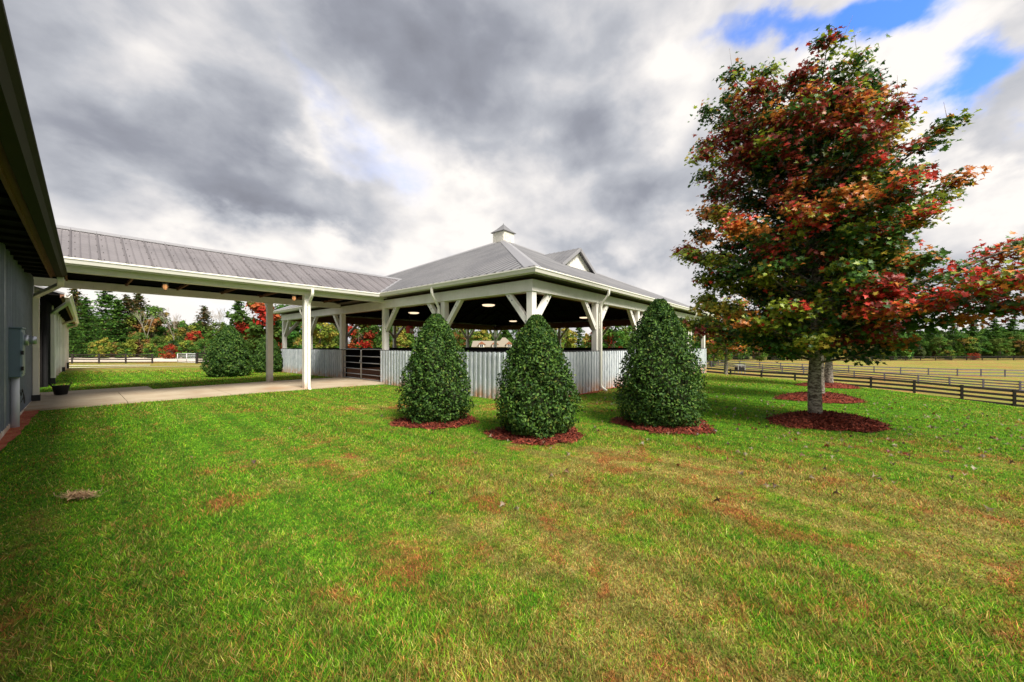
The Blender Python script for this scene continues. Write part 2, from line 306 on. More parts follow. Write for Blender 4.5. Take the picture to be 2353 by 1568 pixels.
def grasscol(t, p, pick=None):
    """lawn colour: green turf with tan, straw and reddish dry patches"""
    big = t.noise(p, .42, 5, .6, .8); mid = t.noise(p, 1.7, 6, .62, .6); fine = t.noise(p, 9, 5, .65)
    # patches the drought reached, in front of the three hollies and along the lawn
    dry = t.m('ADD', t.m('MULTIPLY', big, .62), t.m('MULTIPLY', mid, .72))
    dry = t.m('ADD', dry, t.m('MULTIPLY', t.m('SUBTRACT', t.noise(p, 5.5, 4, .6), .5), .34)); dry = t.m('SUBTRACT', dry, .028)
    def area(X, Z, r, amp):
        x, y = cw(X, Z); d = t.vm('DISTANCE', t.vm('MULTIPLY', p, (1, 1, 0)), (x, y, 0)); return t.mr(d, 0, r, amp, 0)
    for q in ((1.0, 4.6, 3.6, .20), (3.6, 3.2, 3.2, .13), (5.5, 4.0, 3.0, .08), (-3.0, 9.6, 2.0, .10), (.2, 2.2, 1.7, .10), (-5.8, 6.5, 3.8, -.13), (-1.6, 3.0, 1.4, -.05), (8.5, 10.5, 5, -.26), (4.4, 8.0, 2.2, -.20),
              (-18, 17.5, 6, -.15), (-22, 22, 6, .12), (2.1, 8.2, 1.8, -.08), (14, 14, 6, -.2)):
        dry = t.m('ADD', dry, area(*q))
    # mowing passes
    mw = t.new('ShaderNodeTexWave', wave_type='BANDS', bands_direction='X'); t.put(mw.inputs[0], t.mapping(p, rot=(0, 0, .0))); mw.inputs['Scale'].default_value = .55; mw.inputs['Distortion'].default_value = 1.4; mw.inputs['Detail'].default_value = 2
    dry = t.m('ADD', dry, t.m('MULTIPLY', t.m('SUBTRACT', mw.outputs['Fac'], .5), .07))
    # rough pasture past the fences
    fx = t.new('ShaderNodeSeparateXYZ'); t.put(fx.inputs[0], p)
    past = t.m('MAXIMUM', t.mr(fx.outputs[0], 32.5, 36), t.mr(fx.outputs[1], 25, 34))
    dry = t.m('ADD', dry, t.m('MULTIPLY', past, .23))
    if pick is not None: dry = t.m('ADD', dry, t.m('MULTIPLY', t.m('SUBTRACT', pick, .5), .62)); fine = t.m('ADD', t.m('MULTIPLY', fine, .6), t.m('MULTIPLY', t.m('FRACT', t.m('MULTIPLY', pick, 17.3)), .4))
    green = t.ramp(fine, [(.28, (.030, .13, .006)), (.5, (.11, .32, .010)), (.72, (.27, .50, .018))])
    lime = t.ramp(fine, [(.3, (.11, .24, .015)), (.6, (.34, .46, .03))])
    straw = t.ramp(fine, [(.3, (.30, .20, .05)), (.6, (.58, .44, .14)), (.8, (.70, .56, .26))])
    rust = t.ramp(fine, [(.3, (.24, .06, .02)), (.65, (.60, .19, .07))])
    c = t.mix(t.mr(dry, .66, .76), green, lime); c = t.mix(t.mr(dry, .73, .87, 0, .85), c, straw)
    if pick is not None: c = t.mix(t.m('MULTIPLY', t.m('GREATER_THAN', t.m('FRACT', t.m('MULTIPLY', pick, 7.13)), .72), t.mr(dry, .60, .80, .16, .85)), c, rust)
    c = t.mix(t.m('MULTIPLY', t.m('SUBTRACT', mw.outputs['Fac'], .35), .50, clamp=True), c, (.02, .09, .004))
    c = t.mix(t.m('MULTIPLY', t.mr(t.noise(p, 1.6, 7, .7, .5), .50, .62), t.mr(dry, .62, .80, .0, .75)), c, rust)
    c = t.mix(t.m('MULTIPLY', t.m('MULTIPLY', past, .65), t.mr(t.noise(t.mapping(p, (1, .45, 1)), .13, 5, .6), .48, .64)), c, (.42, .17, .07))
    c = t.mix(t.m('MULTIPLY', t.m('MULTIPLY', past, .5), t.mr(t.noise(p, .2, 5, .6), .52, .62)), c, (.16, .30, .03))
    return c
def grassmat(name, blades):
    m, t, b = mat(name, .75 if blades else .95, 0, .25 if blades else .1); p = pos(t)
    a = t.new('ShaderNodeAttribute', attribute_name='tint'); c = grasscol(t, p, a.outputs['Alpha'] if blades else None)
    if blades:
        c = t.mix(1, c, a.outputs['Color'], 'MULTIPLY'); t.put(b.inputs['Base Color'], c)
        tr = t.new('ShaderNodeBsdfTranslucent'); t.put(tr.inputs[0], c)
        mxs = t.new('ShaderNodeMixShader'); mxs.inputs[0].default_value = .4; t.l.new(b.outputs[0], mxs.inputs[1]); t.l.new(tr.outputs[0], mxs.inputs[2])
        t.l.new(mxs.outputs[0], t.n['Material Output'].inputs[0])
    else:
        h = t.noise(p, 45, 4, .7); c = t.mix(t.mr(h, .3, .7, .7, .15), c, (.03, .035, .008)); t.put(b.inputs['Base Color'], c); bump(t, b, h, 1, .04)
    return m
M['ground'] = grassmat('turf', False); M['blade'] = grassmat('grass blades', True)

# ------------------------------------------------------------------ terrain
CTRL = [(0, 0, 0), (0, -12, 0), (-4, 5, 0), (-8, 9, .10), (-10.5, 10, .13), (-6.8, 13, .09), (-8.6, 15, .10), (-14, 12, .1), (-22, 20, .1), (.5, 10, 0), (-6, 16.5, .03), (-13.4, 22, .02), (-1.6, 34, -.05), (12.4, 24.1, -.24), (6.4, 17, -.02),
        (5, 4, 0), (6.4, 7.85, 0), (8.9, 10.7, .0), (12.3, 14.5, -.05), (13.5, 14, -.10), (19.3, 20, -.85), (20.8, 35.4, -1.9), (30, 30, -2.3), (35, 26, -2.75), (20.2, 15, -1.0), (10.8, 8, -.18), (10, 2, -.25), (26, 20, -1.85),
        (62.8, 46, -4.1), (47.8, 71, -3.2), (60, 60, -3.7), (100, 130, -3.2), (40, 100, -2.4), (150, 110, -3.2), (200, 200, -3), (-19, 19, .05), (-18, 30, -.1), (-30, 40, -.5), (-49, 51, -.76), (-60, 100, -.9), (-110, 90, -.9), (0, 100, -1.5), (0, 60, -1),
        (-120, 200, -1), (0, 220, -2), (60, -30, -4), (-60, -30, 0), (0, -60, 0), (-30, 10, .1), (120, 40, -4)]
_C = np.array([cw(a, b) for a, b, _ in CTRL])/20; _z = np.array([c for _, _, c in CTRL])
def _U(r2): return np.where(r2 > 0, r2*np.log(np.maximum(r2, 1e-12)), 0)
_K = _U(((_C[:, None]-_C[None])**2).sum(-1))+np.eye(len(_C))*.003; _P = np.c_[np.ones(len(_C)), _C]
_S = np.linalg.solve(np.block([[_K, _P], [_P.T, np.zeros((3, 3))]]), np.r_[_z, np.zeros(3)])
def gz(x, y):
    q = np.stack([np.atleast_1d(x), np.atleast_1d(y)], -1).astype(float)/20
    out = np.empty(len(q))
    for i in range(0, len(q), 20000):
        c = q[i:i+20000]; out[i:i+20000] = _U(((c[:, None]-_C[None])**2).sum(-1))@_S[:len(_C)]+_S[-3]+c@_S[-2:]
    r = np.hypot(q[:, 0]*20-CX, q[:, 1]*20-CY); t = np.clip((r-150)/120, 0, 1)
    return out*(1-t)+(-2.5)*t
def g1(x, y): return float(gz(x, y)[0])
def sheet(name, xs, ys, material, dz=0., kind='structure', mask=None):
    X, Y = np.meshgrid(xs, ys, indexing='ij'); V = np.c_[X.ravel(), Y.ravel(), gz(X.ravel(), Y.ravel())+dz]
    n, m = len(xs), len(ys); i, j = np.meshgrid(np.arange(n-1), np.arange(m-1), indexing='ij'); a = (i*m+j).ravel()
    Fc = np.c_[a, a+m, a+m+1, a+1]
    o = link_mesh(name, fastmesh(name, V, Fc, 4, None, True), material); return tag(o, kind=kind)
def axis(c):
    s = np.r_[0, np.cumsum(.25*1.035**np.arange(170))]; s = s[s < 900]; s = np.r_[s, 900]; return np.r_[c-s[:0:-1], c+s]
sheet('lawn', axis(CX), axis(CY), M['ground'])
def drape_poly(name, pts, material, dz, step=1.0):
    """quad strip between two edge polylines (lists of (x,y)), draped over the ground"""
    A, B = pts; V = []; Fs = []; n = len(A); k = max(2, int(max(math.dist(a, b) for a, b in zip(A, B))/step)+1)
    for a, b in zip(A, B):
        for j in range(k):
            s = j/(k-1); x = a[0]+(b[0]-a[0])*s; y = a[1]+(b[1]-a[1])*s; V.append((x, y, g1(x, y)+dz))
    for i in range(n-1):
        for j in range(k-1): Fs.append((i*k+j, i*k+j+1, (i+1)*k+j+1, (i+1)*k+j))
    mb = MB(); mb.add(V, Fs); o = mb.build(name, material); return tag(o, kind='structure')
# ------------------------------------------------------------------ concrete path under the walkway roof
PY0, PY1 = 7.12, 11.05
mb = MB(); xs = [-9.0+.06, -7.2, -5.1, -3.0, -.9, .12]
for i in range(len(xs)-1):                 # slabs with saw-cut joints
    a, b = xs[i]+.006, xs[i+1]-.006
    za, zb = .17-.012*0, .17
    z0, z1 = .135-(a+9)/9.1*.075, .135-(b+9)/9.1*.075
    ya, yb_ = PY1+min(0, (a+2.9)*.16), PY1+min(0, (b+2.9)*.16)
    mb.add([(a, PY0, -.2), (b, PY0, -.2), (b, yb_, -.2), (a, ya, -.2), (a, PY0, z0+.04), (b, PY0, z1+.04), (b, yb_, z1+.04), (a, ya, z0+.04)],
           [(0, 3, 2, 1), (4, 5, 6, 7), (0, 1, 5, 4), (1, 2, 6, 5), (2, 3, 7, 6), (3, 0, 4, 7)])
mb.add([(-8.93, 10.05, -.2), (-6.4, 10.50, -.2), (-6.4, 11.9, -.2), (-8.93, 11.9, -.2), (-8.93, 10.05, .15), (-6.4, 10.50, .15), (-6.4, 11.9, .15), (-8.93, 11.9, .15)], [(0, 3, 2, 1), (4, 5, 6, 7), (0, 1, 5, 4), (1, 2, 6, 5), (2, 3, 7, 6), (3, 0, 4, 7)])
tag(mb.build('concrete_path', M['concrete']), kind='structure')
def pathz(x): return .175-(x+9)/9.1*.075
# red clay strip beside the barn wall
BARN = dict(loc=(CX, CY, 0), rz=R(-.76))
bq = lambda X, t: (CX+X*math.cos(BARN['rz'])-t*math.sin(BARN['rz']), CY+X*math.sin(BARN['rz'])+t*math.cos(BARN['rz']))
drape_poly('clay_strip', ([(x, -.10) for x in np.arange(.6, 18.6, .6)], [(x, -.30-.10*math.sin(x*2.7)-.05*math.sin(x*7)) for x in np.arange(.6, 18.6, .6)]), M['clay'], .02, .15)
drape_poly('clay_strip', ([bq(-1.0, t) for t in np.arange(8, 14.2, .25)], [bq(-.84+.045*(t-8)-.03*math.sin(t*1.1)+.012*math.sin(t*5.1)+.01*math.sin(t*13), t) for t in np.arange(8, 14.2, .25)]), M['clay'], .02, .3)
# red riding sand inside the pavilion, pale paddock, gravel track
sheet('riding_sand', np.linspace(.05, L5-.05, 12), np.linspace(.05, L5-.05, 12), M['sand'], .03)
drape_poly('paddock_sand', ([pz(x, 52) for x in (-1200, 100, 200, 300, 400, 500, 600, 700)], [pz(x, 80) for x in (-1200, 100, 200, 300, 400, 500, 600, 700)]), M['paddock'], .10, 4)
drape_poly('gravel_track', ([pz(x, 33+.004*(x-150)) for x in (-100, 150, 250, 350, 450, 520)], [pz(x, 30.5+.008*(x-150)) for x in (-100, 150, 250, 350, 450, 520)]), M['gravel'], .04, 1)
drape_poly('gravel_track', ([pz(x, 41) for x in (-100, 150, 250, 345)], [pz(x, 38.2) for x in (-100, 150, 250, 345)]), M['gravel'], .04, 1)

# ------------------------------------------------------------------ pavilion
ZB0, ZB1, EAVE, OV, SL = 3.03, 3.35, 3.58, .42, .47
WT = 1.375
pav = empty('riding_pavilion', (0, 0, 0), 0, 'square open-sided riding arena with grey hipped metal roof, white posts and low board walls', 'pavilion')
lo, hi = -OV, L5+OV; mid = L5/2; APEX = EAVE+(mid-lo)*SL
def side_frame(k):        # k: 0 left face (x=0), 1 near face (y=0), 2 x=L, 3 y=L ; returns fn(s along, o outward, z)
    return [lambda s, o, z: (-o, s, z), lambda s, o, z: (s, -o, z), lambda s, o, z: (L5+o, s, z), lambda s, o, z: (s, L5+o, z)][k]
for k in range(4):
    P = side_frame(k); mb = MB()
    top = [P(lo, OV, EAVE), P(hi, OV, EAVE), P(mid, -mid, APEX)]
    bot = [P(lo, OV, EAVE-.03), P(hi, OV, EAVE-.03), P(mid, -mid, APEX-.03)]
    mb.add(top+bot, [(0, 1, 2), (5, 4, 3), (0, 3, 4, 1)])
    for s in np.arange(lo+.15, hi, .305):                     # raised ribs running up the slope
        d = min(s-lo, hi-s); 
        if d < .1: continue
        e = d-.06; h = .017
        a0, a1, c = P(s-.026, OV+.01, EAVE+.001), P(s+.026, OV+.01, EAVE+.001), P(s, OV+.01, EAVE+h)
        b0, b1, cc = P(s-.026, OV-e, EAVE+e*SL+.001), P(s+.026, OV-e, EAVE+e*SL+.001), P(s, OV-e, EAVE+e*SL+h)
        mb.add([a0, a1, c, b0, b1, cc], [(0, 2, 5, 3), (2, 1, 4, 5), (0, 1, 2)])
    mb.second()
    for s in np.arange(lo+.15, hi, .305):                     # dark strips beside every rib: lap dirt plus painted rib shadow
        e = min(s-lo, hi-s)-.08
        if e < .1: continue
        for q0, q1 in ((-.085, -.026), (.026, .060)): mb.add([P(s+q0, OV, EAVE+.004), P(s+q1, OV, EAVE+.004), P(s+q1, OV-e, EAVE+e*SL+.004), P(s+q0, OV-e, EAVE+e*SL+.004)], [(0, 1, 2, 3)])
    for s in np.arange(lo+.15, hi, .305): 
        x, y, z = P(s, OV+.02, EAVE+.012); mb.box(x-.022, x+.022, y-.022, y+.022, z-.02, z+.018)
    mb.build('roof', [M['roof'], M['seam']], pav)
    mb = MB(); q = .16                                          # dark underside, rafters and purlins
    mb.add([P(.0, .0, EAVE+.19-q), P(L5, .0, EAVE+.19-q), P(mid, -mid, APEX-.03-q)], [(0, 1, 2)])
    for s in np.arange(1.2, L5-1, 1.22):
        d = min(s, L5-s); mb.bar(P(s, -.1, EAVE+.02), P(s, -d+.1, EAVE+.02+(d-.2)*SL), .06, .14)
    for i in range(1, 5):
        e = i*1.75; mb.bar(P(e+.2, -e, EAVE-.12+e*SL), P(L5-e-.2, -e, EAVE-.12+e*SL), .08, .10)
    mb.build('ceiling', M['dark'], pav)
    mb = MB(); mb.add([P(lo+.05, OV-.02, 3.46), P(hi-.05, OV-.02, 3.46), P(L5-.1, -.13, 3.42), P(.1, -.13, 3.42)], [(0, 1, 2, 3)])
    mb.build('soffit', M['soffit'], pav)
    mb = MB(); mb.bar(P(.14, -.10, 3.40), P(L5-.14, -.10, 3.40), .06, .1); mb.build('plate', M['brown'], pav)
    # gutter: open box profile with rolled lip
    prof = [(0, -.13), (.085, -.13), (.11, -.06), (.13, -.035), (.13, 0.0), (.115, 0.0), (.115, -.03), (.09, -.06), (.07, -.11), (.012, -.11), (.012, .0), (0, .0)]
    a, b = Vector(P(lo-.0, OV, EAVE-.01)), Vector(P(hi+.0, OV, EAVE-.01)); out = Vector(P(0, 1, 0))-Vector(P(0, 0, 0)); al = (b-a).normalized()
    mb = MB(); n = len(prof); vs = [a+out*u-al*u+Vector((0, 0, z)) for u, z in prof]+[b+out*u+al*u+Vector((0, 0, z)) for u, z in prof]
    mb.add(vs, [(i, (i+1) % n, n+(i+1) % n, n+i) for i in range(n)])
    mb.bar(a-Vector((0, 0, .075))-out*.013, b-Vector((0, 0, .075))-out*.013, .024, .15)
    if k == 0:      # the left gutter stops at the walkway roof on both sides
        for s0, s1, e0, e1 in ((lo, 6.93, 1, 0), (11.37, hi, 0, 1)):
            mb = MB()
            a, b = Vector(P(s0, OV, EAVE-.01)), Vector(P(s1, OV, EAVE-.01))
            vs = [a+out*u-al*u*e0+Vector((0, 0, z)) for u, z in prof]+[b+out*u+al*u*e1+Vector((0, 0, z)) for u, z in prof]
            mb.add(vs, [(i, (i+1) % n, n+(i+1) % n, n+i) for i in range(n)])
            mb.bar(a-Vector((0, 0, .075))-out*.013, b-Vector((0, 0, .075))-out*.013, .024, .15); mb.build('gutter', M['trim'], pav)
    else: mb.build('gutter', M['trim'], pav)
    mb = MB(); i0 = .13 if k in (0, 2) else -.13
    mb.bar(P(-i0, 0, (ZB0+ZB1)/2), P(L5+i0, 0, (ZB0+ZB1)/2), .26 if k in (0, 2) else .255, ZB1-ZB0)
    bm_ = mb.build('beam', M['paint'], pav, .006)
    mb = MB(); mb.bar(P(.16, -.145, (ZB0+ZB1)/2), P(L5-.16, -.145, (ZB0+ZB1)/2), .022, ZB1-ZB0+.04); mb.build('beam_lining', M['brown'], pav)
for sx, sy in ((0, 0), (1, 0), (1, 1), (0, 1)):                 # hip caps
    cx, cy = (lo, hi)[sx], (lo, hi)[sy]; ux, uy = (1, -1)[sx], (1, -1)[sy]; mb = MB(); wd = .34
    t1 = mid-lo-.5; h = .035
    p = lambda t, a, b, e=0: (cx+ux*(t+a), cy+uy*(t+b), EAVE+(t+min(a, b))*SL+h+e)
    mb.add([p(0, 0, 0, .02), p(0, wd, 0), p(t1, wd, 0), p(t1, 0, 0, .02), p(0, 0, wd), p(t1, 0, wd),
            p(0, wd, 0, -.03), p(t1, wd, 0, -.03), p(0, 0, wd, -.03), p(t1, 0, wd, -.03), p(0, 0, 0, -.02)],
           [(0, 1, 2, 3), (0, 3, 5, 4), (1, 6, 7, 2), (4, 5, 9, 8), (0, 10, 6, 1), (0, 4, 8, 10)])
    mb.build('hip_cap', M['cap'], pav)
    mb = MB(); a = Vector((cx+ux*.02, cy+uy*.02, EAVE+.02))
    mb.box(min(cx, cx+ux*(wd)), max(cx, cx+ux*wd), min(cy, cy+uy*.04)-.0, max(cy, cy+uy*.04), EAVE-.005, EAVE+.03); mb.build('hip_end', M['seam'], pav)
def post_at(x, y, dirs, wall):
    mb = MB(); mb.box(x-.10, x+.10, y-.10, y+.10, -.3, ZB0+.001); p = mb.build('post', M['paint'], pav, .008)
    for dx, dy in dirs:
        mb = MB(); up = (-dy, dx, 0)
        mb.bar((x+dx*.07, y+dy*.07, 2.16), (x+dx*.86, y+dy*.86, 3.10), .14, .15, (0, 0, 1)); mb.second()
        s = -1                                    # bolts on the outer side
        ox, oy = (-.075 if abs(dy) else 0), (-.075 if abs(dx) else 0)
        if x > 1 and abs(dy): ox = .075
        if y > 1 and abs(dx): oy = .075
        for t in (.86, .72, .08):
            c = (x+dx*(.07+.79*t)+ox, y+dy*(.07+.79*t)+oy, 2.16+.94*t); mb.tube([(c[0]-ox*.2, c[1]-oy*.2, c[2]), (c[0]+ox*.12, c[1]+oy*.12, c[2])], .022, 8)
        mb.build('brace', [M['paint'], M['bolt']], p)
    return p
for i in range(6):
    s = i*BAY
    d = ([(0, 1)] if i == 0 else [(0, -1)] if i == 5 else [(0, 1), (0, -1)])
    dl = list(d)
    if i == 2: dl = [(0, -1)]
    if i == 3: dl = [(0, 1)]
    if i in (0, 5): dl = d+[(1, 0)]; dr = d+[(-1, 0)]
    else: dr = d
    post_at(0, s, dl, 1); post_at(L5, s, dr, 1)
    if 0 < i < 5: post_at(s, 0, [(1, 0), (-1, 0)], 1); post_at(s, L5, [(1, 0), (-1, 0)], 1)
def wall_run(k, s0, s1):
    P = side_frame(k); mb = MB(); o0, o1 = .105, .13
    def bx(sa, sb, oa, ob, z0, z1):
        a, b = P(sa, oa, z0), P(sb, ob, z1); mb.box(min(a[0], b[0]), max(a[0], b[0]), min(a[1], b[1]), max(a[1], b[1]), z0, z1)
    bx(s0, s1, o0, o1, -.35, WT-.02)
    n = int((s1-s0)/.19)
    for j in range(n+1):
        c = s0+.02+(s1-s0-.04)*j/n; zz = WT-rnd.random()*.012
        bx(max(c-.036-rnd.random()*.006, s0), min(c+.036, s1), o1-.001, o1+.034+rnd.random()*.006, -.35, zz)
    p = mb.build('board_wall', M['boards'], pav)
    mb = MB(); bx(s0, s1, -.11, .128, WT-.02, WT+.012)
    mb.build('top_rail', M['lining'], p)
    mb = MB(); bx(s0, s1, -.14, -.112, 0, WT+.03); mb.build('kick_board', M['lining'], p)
for k in range(4):
    if k == 0: wall_run(0, -.105, 2*BAY+.10); wall_run(0, 3*BAY-.14, L5+.105)
    elif k == 1: wall_run(1, -.13, L5+.13)
    elif k == 2: wall_run(2, -.105, L5+.105)
    else: wall_run(3, -.13, L5+.13)
# gates of galvanised tube across the walkway opening
for y0, y1 in ((2*BAY+.14, 2.5*BAY-.01), (2.5*BAY+.05, 3*BAY-.17)):
    g = MB(); r = .021; x = -.05; z0, z1 = .14, WT+.03
    g.tube([(x, y0, z0), (x, y0, z1-.05), (x, y0+.05, z1), (x, y1-.05, z1), (x, y1, z1-.05), (x, y1, z0), ], r, 8)
    for z in (z0, .33, .56, .82, 1.10): g.tube([(x, y0, z), (x, y1, z)], r*.85, 8)
    go = g.build('gate', M['galv'], pav)
    h = MB(); h.tube([(x-.04, y1 if y0 < 8 else y0, .8), (x-.04, (y1 if y0 < 8 else y0)+.0, .95)], .015, 6); h.box(x-.05, x-.02, (y1 if y0 < 8 else y0)-.03, (y1 if y0 < 8 else y0)+.03, .84, .9); h.build('latch', M['bolt'], go)
# cupola
cu = MB(); c = mid; zb = APEX-.42; hw = .46
cu.box(c-hw, c+hw, c-hw, c+hw, zb, APEX+.44)
cup = cu.build('cupola', M['trim'], pav)
lv = MB()
for i in range(10):
    z = APEX-.24+i*.065
    for sx, sy in ((-1, 0), (0, -1), (1, 0), (0, 1)):
        if sx: lv.bar((c+sx*(hw+.012), c-hw+.05, z), (c+sx*(hw+.012), c+hw-.05, z), .03, .035)
        else: lv.bar((c-hw+.05, c+sy*(hw+.012), z), (c+hw-.05, c+sy*(hw+.012), z), .03, .035)
lv.build('louvre', M['paint'], cup)
ct = MB(); z0 = APEX+.44; rr = hw+.09
for a, b in ((rr, z0), (rr*.55, z0+.22), (rr*.22, z0+.42), (.03, z0+.52)): ct.v += [(c-a, c-a, b), (c+a, c-a, b), (c+a, c+a, b), (c-a, c+a, b)]
for i in range(3):
    for k in range(4): ct.f.append((i*4+k, i*4+(k+1) % 4, i*4+4+(k+1) % 4, i*4+4+k)); ct.sm.append(False)
ct.f += [(3, 2, 1, 0), (12, 13, 14, 15)]; ct.sm += [False, False]
ct.box(c-rr-.01, c+rr+.01, c-rr-.01, c+rr+.01, z0-.03, z0+.006); ct.tube([(c, c, z0+.5), (c, c, z0+.62)], [.035, .01], 8)
ct.build('cupola_roof', M['roof'], cup)
# cross gable on the near (right-hand) slope: placed from where it shows on the roof
GX, GY = 9.15, 3.97
gw, gb = 1.58, EAVE+(GY+OV)*SL; gh = 1.0
gm = MB(); gm.add([(GX-gw, GY, gb-.02), (GX+gw, GY, gb-.02), (GX, GY, gb+gh), (GX-gw, GY+.12, gb-.02), (GX+gw, GY+.12, gb-.02), (GX, GY+.12, gb+gh)], [(0, 1, 2), (5, 4, 3), (0, 2, 5, 3), (1, 4, 5, 2), (0, 3, 4, 1)])
for s in np.arange(-gw+.3, gw-.2, .28):
    hh = gh*(1-abs(s)/gw); gm.box(GX+s-.025, GX+s+.025, GY-.02, GY-.001, gb-.0, gb+hh-.02)
gab = gm.build('gable', M['paint'], pav)
gr = MB(); yb = GY+gh/SL+.05; ovh = .22; k = gh/gw
ex = gw+.16; ez = gb+gh-ex*k
for s in (-1, 1):
    A = (GX, GY-ovh, gb+gh+.05); B = (GX+s*ex, GY-ovh, ez+.05); Cc = (GX+s*ex, GY+.5, ez+.05); D = (GX, yb, gb+gh+.05)
    gr.add([A, B, Cc, D]+[(p[0], p[1], p[2]-.035) for p in (A, B, Cc, D)], [(0, 1, 2, 3), (7, 6, 5, 4), (0, 4, 5, 1), (1, 5, 6, 2), (2, 6, 7, 3)])
    for q in np.arange(GY-.1, yb-.2, .305):
        f = 1 if q < GY+.45 else max(0, 1-(q-GY-.5)/(yb-GY-.5))
        gr.bar((GX, q, gb+gh+.055), (GX+s*ex*f, q, gb+gh-ex*k*f+.055), .045, .03)
gr.build('gable_roof', M['roof'], gab)
gt = MB()
for s in (-1, 1): gt.bar((GX, GY-ovh-.02, gb+gh-.03), (GX+s*ex, GY-ovh-.02, ez-.03), .035, .15)
gt.build('gable_trim', M['cap'], gab)
def spout(pts, parent, r=(.085, .065), name='downspout'):
    """rectangular downspout following a list of points (rounded by extra points)"""
    P_ = [Vector(p) for p in pts]; Q = [P_[0]]
    for i in range(1, len(P_)-1):
        a = (P_[i-1]-P_[i]); b = (P_[i+1]-P_[i]); d = min(.10, a.length*.45, b.length*.45)
        p0 = P_[i]+a.normalized()*d; p1 = P_[i]+b.normalized()*d
        for t in (0, .33, .67, 1): Q.append(p0*(1-t)**2+P_[i]*2*t*(1-t)+p1*t*t)
    Q.append(P_[-1]); mb = MB(); nrm = None; vs = []
    pln = None
    for i in range(1, len(P_)-1):
        c_ = (P_[i-1]-P_[i]).cross(P_[i+1]-P_[i])
        if c_.length > 1e-4: pln = c_.normalized(); break
    for i, p in enumerate(Q):
        d = (Q[min(i+1, len(Q)-1)]-Q[max(i-1, 0)]).normalized(); n2 = d.cross(pln).normalized()
        for a, b in ((-1, -1), (1, -1), (1, 1), (-1, 1)): vs.append(p+pln*a*r[0]/2+n2*b*r[1]/2)
    fs = [(i*4+k, i*4+(k+1) % 4, i*4+4+(k+1) % 4, i*4+4+k) for i in range(len(Q)-1) for k in range(4)]+[(3, 2, 1, 0), tuple(len(vs)-4+k for k in range(4))]
    mb.add(vs, fs); 
    o = mb.build(name, M['spout'], parent, .008); return o
E0 = EAVE-.12
s1 = BAY+.06
spout([(-OV-.07, s1, E0), (-OV-.07, s1, E0-.22), (-.20, s1-.0, E0-.62), (-.20, s1, .12), (-.36, s1, .03)], pav)
s1 = BAY+.02
spout([(s1, -OV-.07, E0), (s1, -OV-.07, E0-.16), (s1, -.20, E0-.50), (s1, -.20, .13), (s1-.0, -.42, .02)], pav)
s1 = 4*BAY+.10
spout([(s1, -OV-.07, E0), (s1, -OV-.07, E0-.16), (s1, -.20, E0-.50), (s1, -.20, -.05), (s1-.0, -.42, -.15)], pav)
s1 = 4*BAY-.05
spout([(-OV-.07, s1, E0), (-OV-.07, s1, E0-.20), (-.20, s1, E0-.60), (-.20, s1, .12), (-.36, s1, .05)], pav)

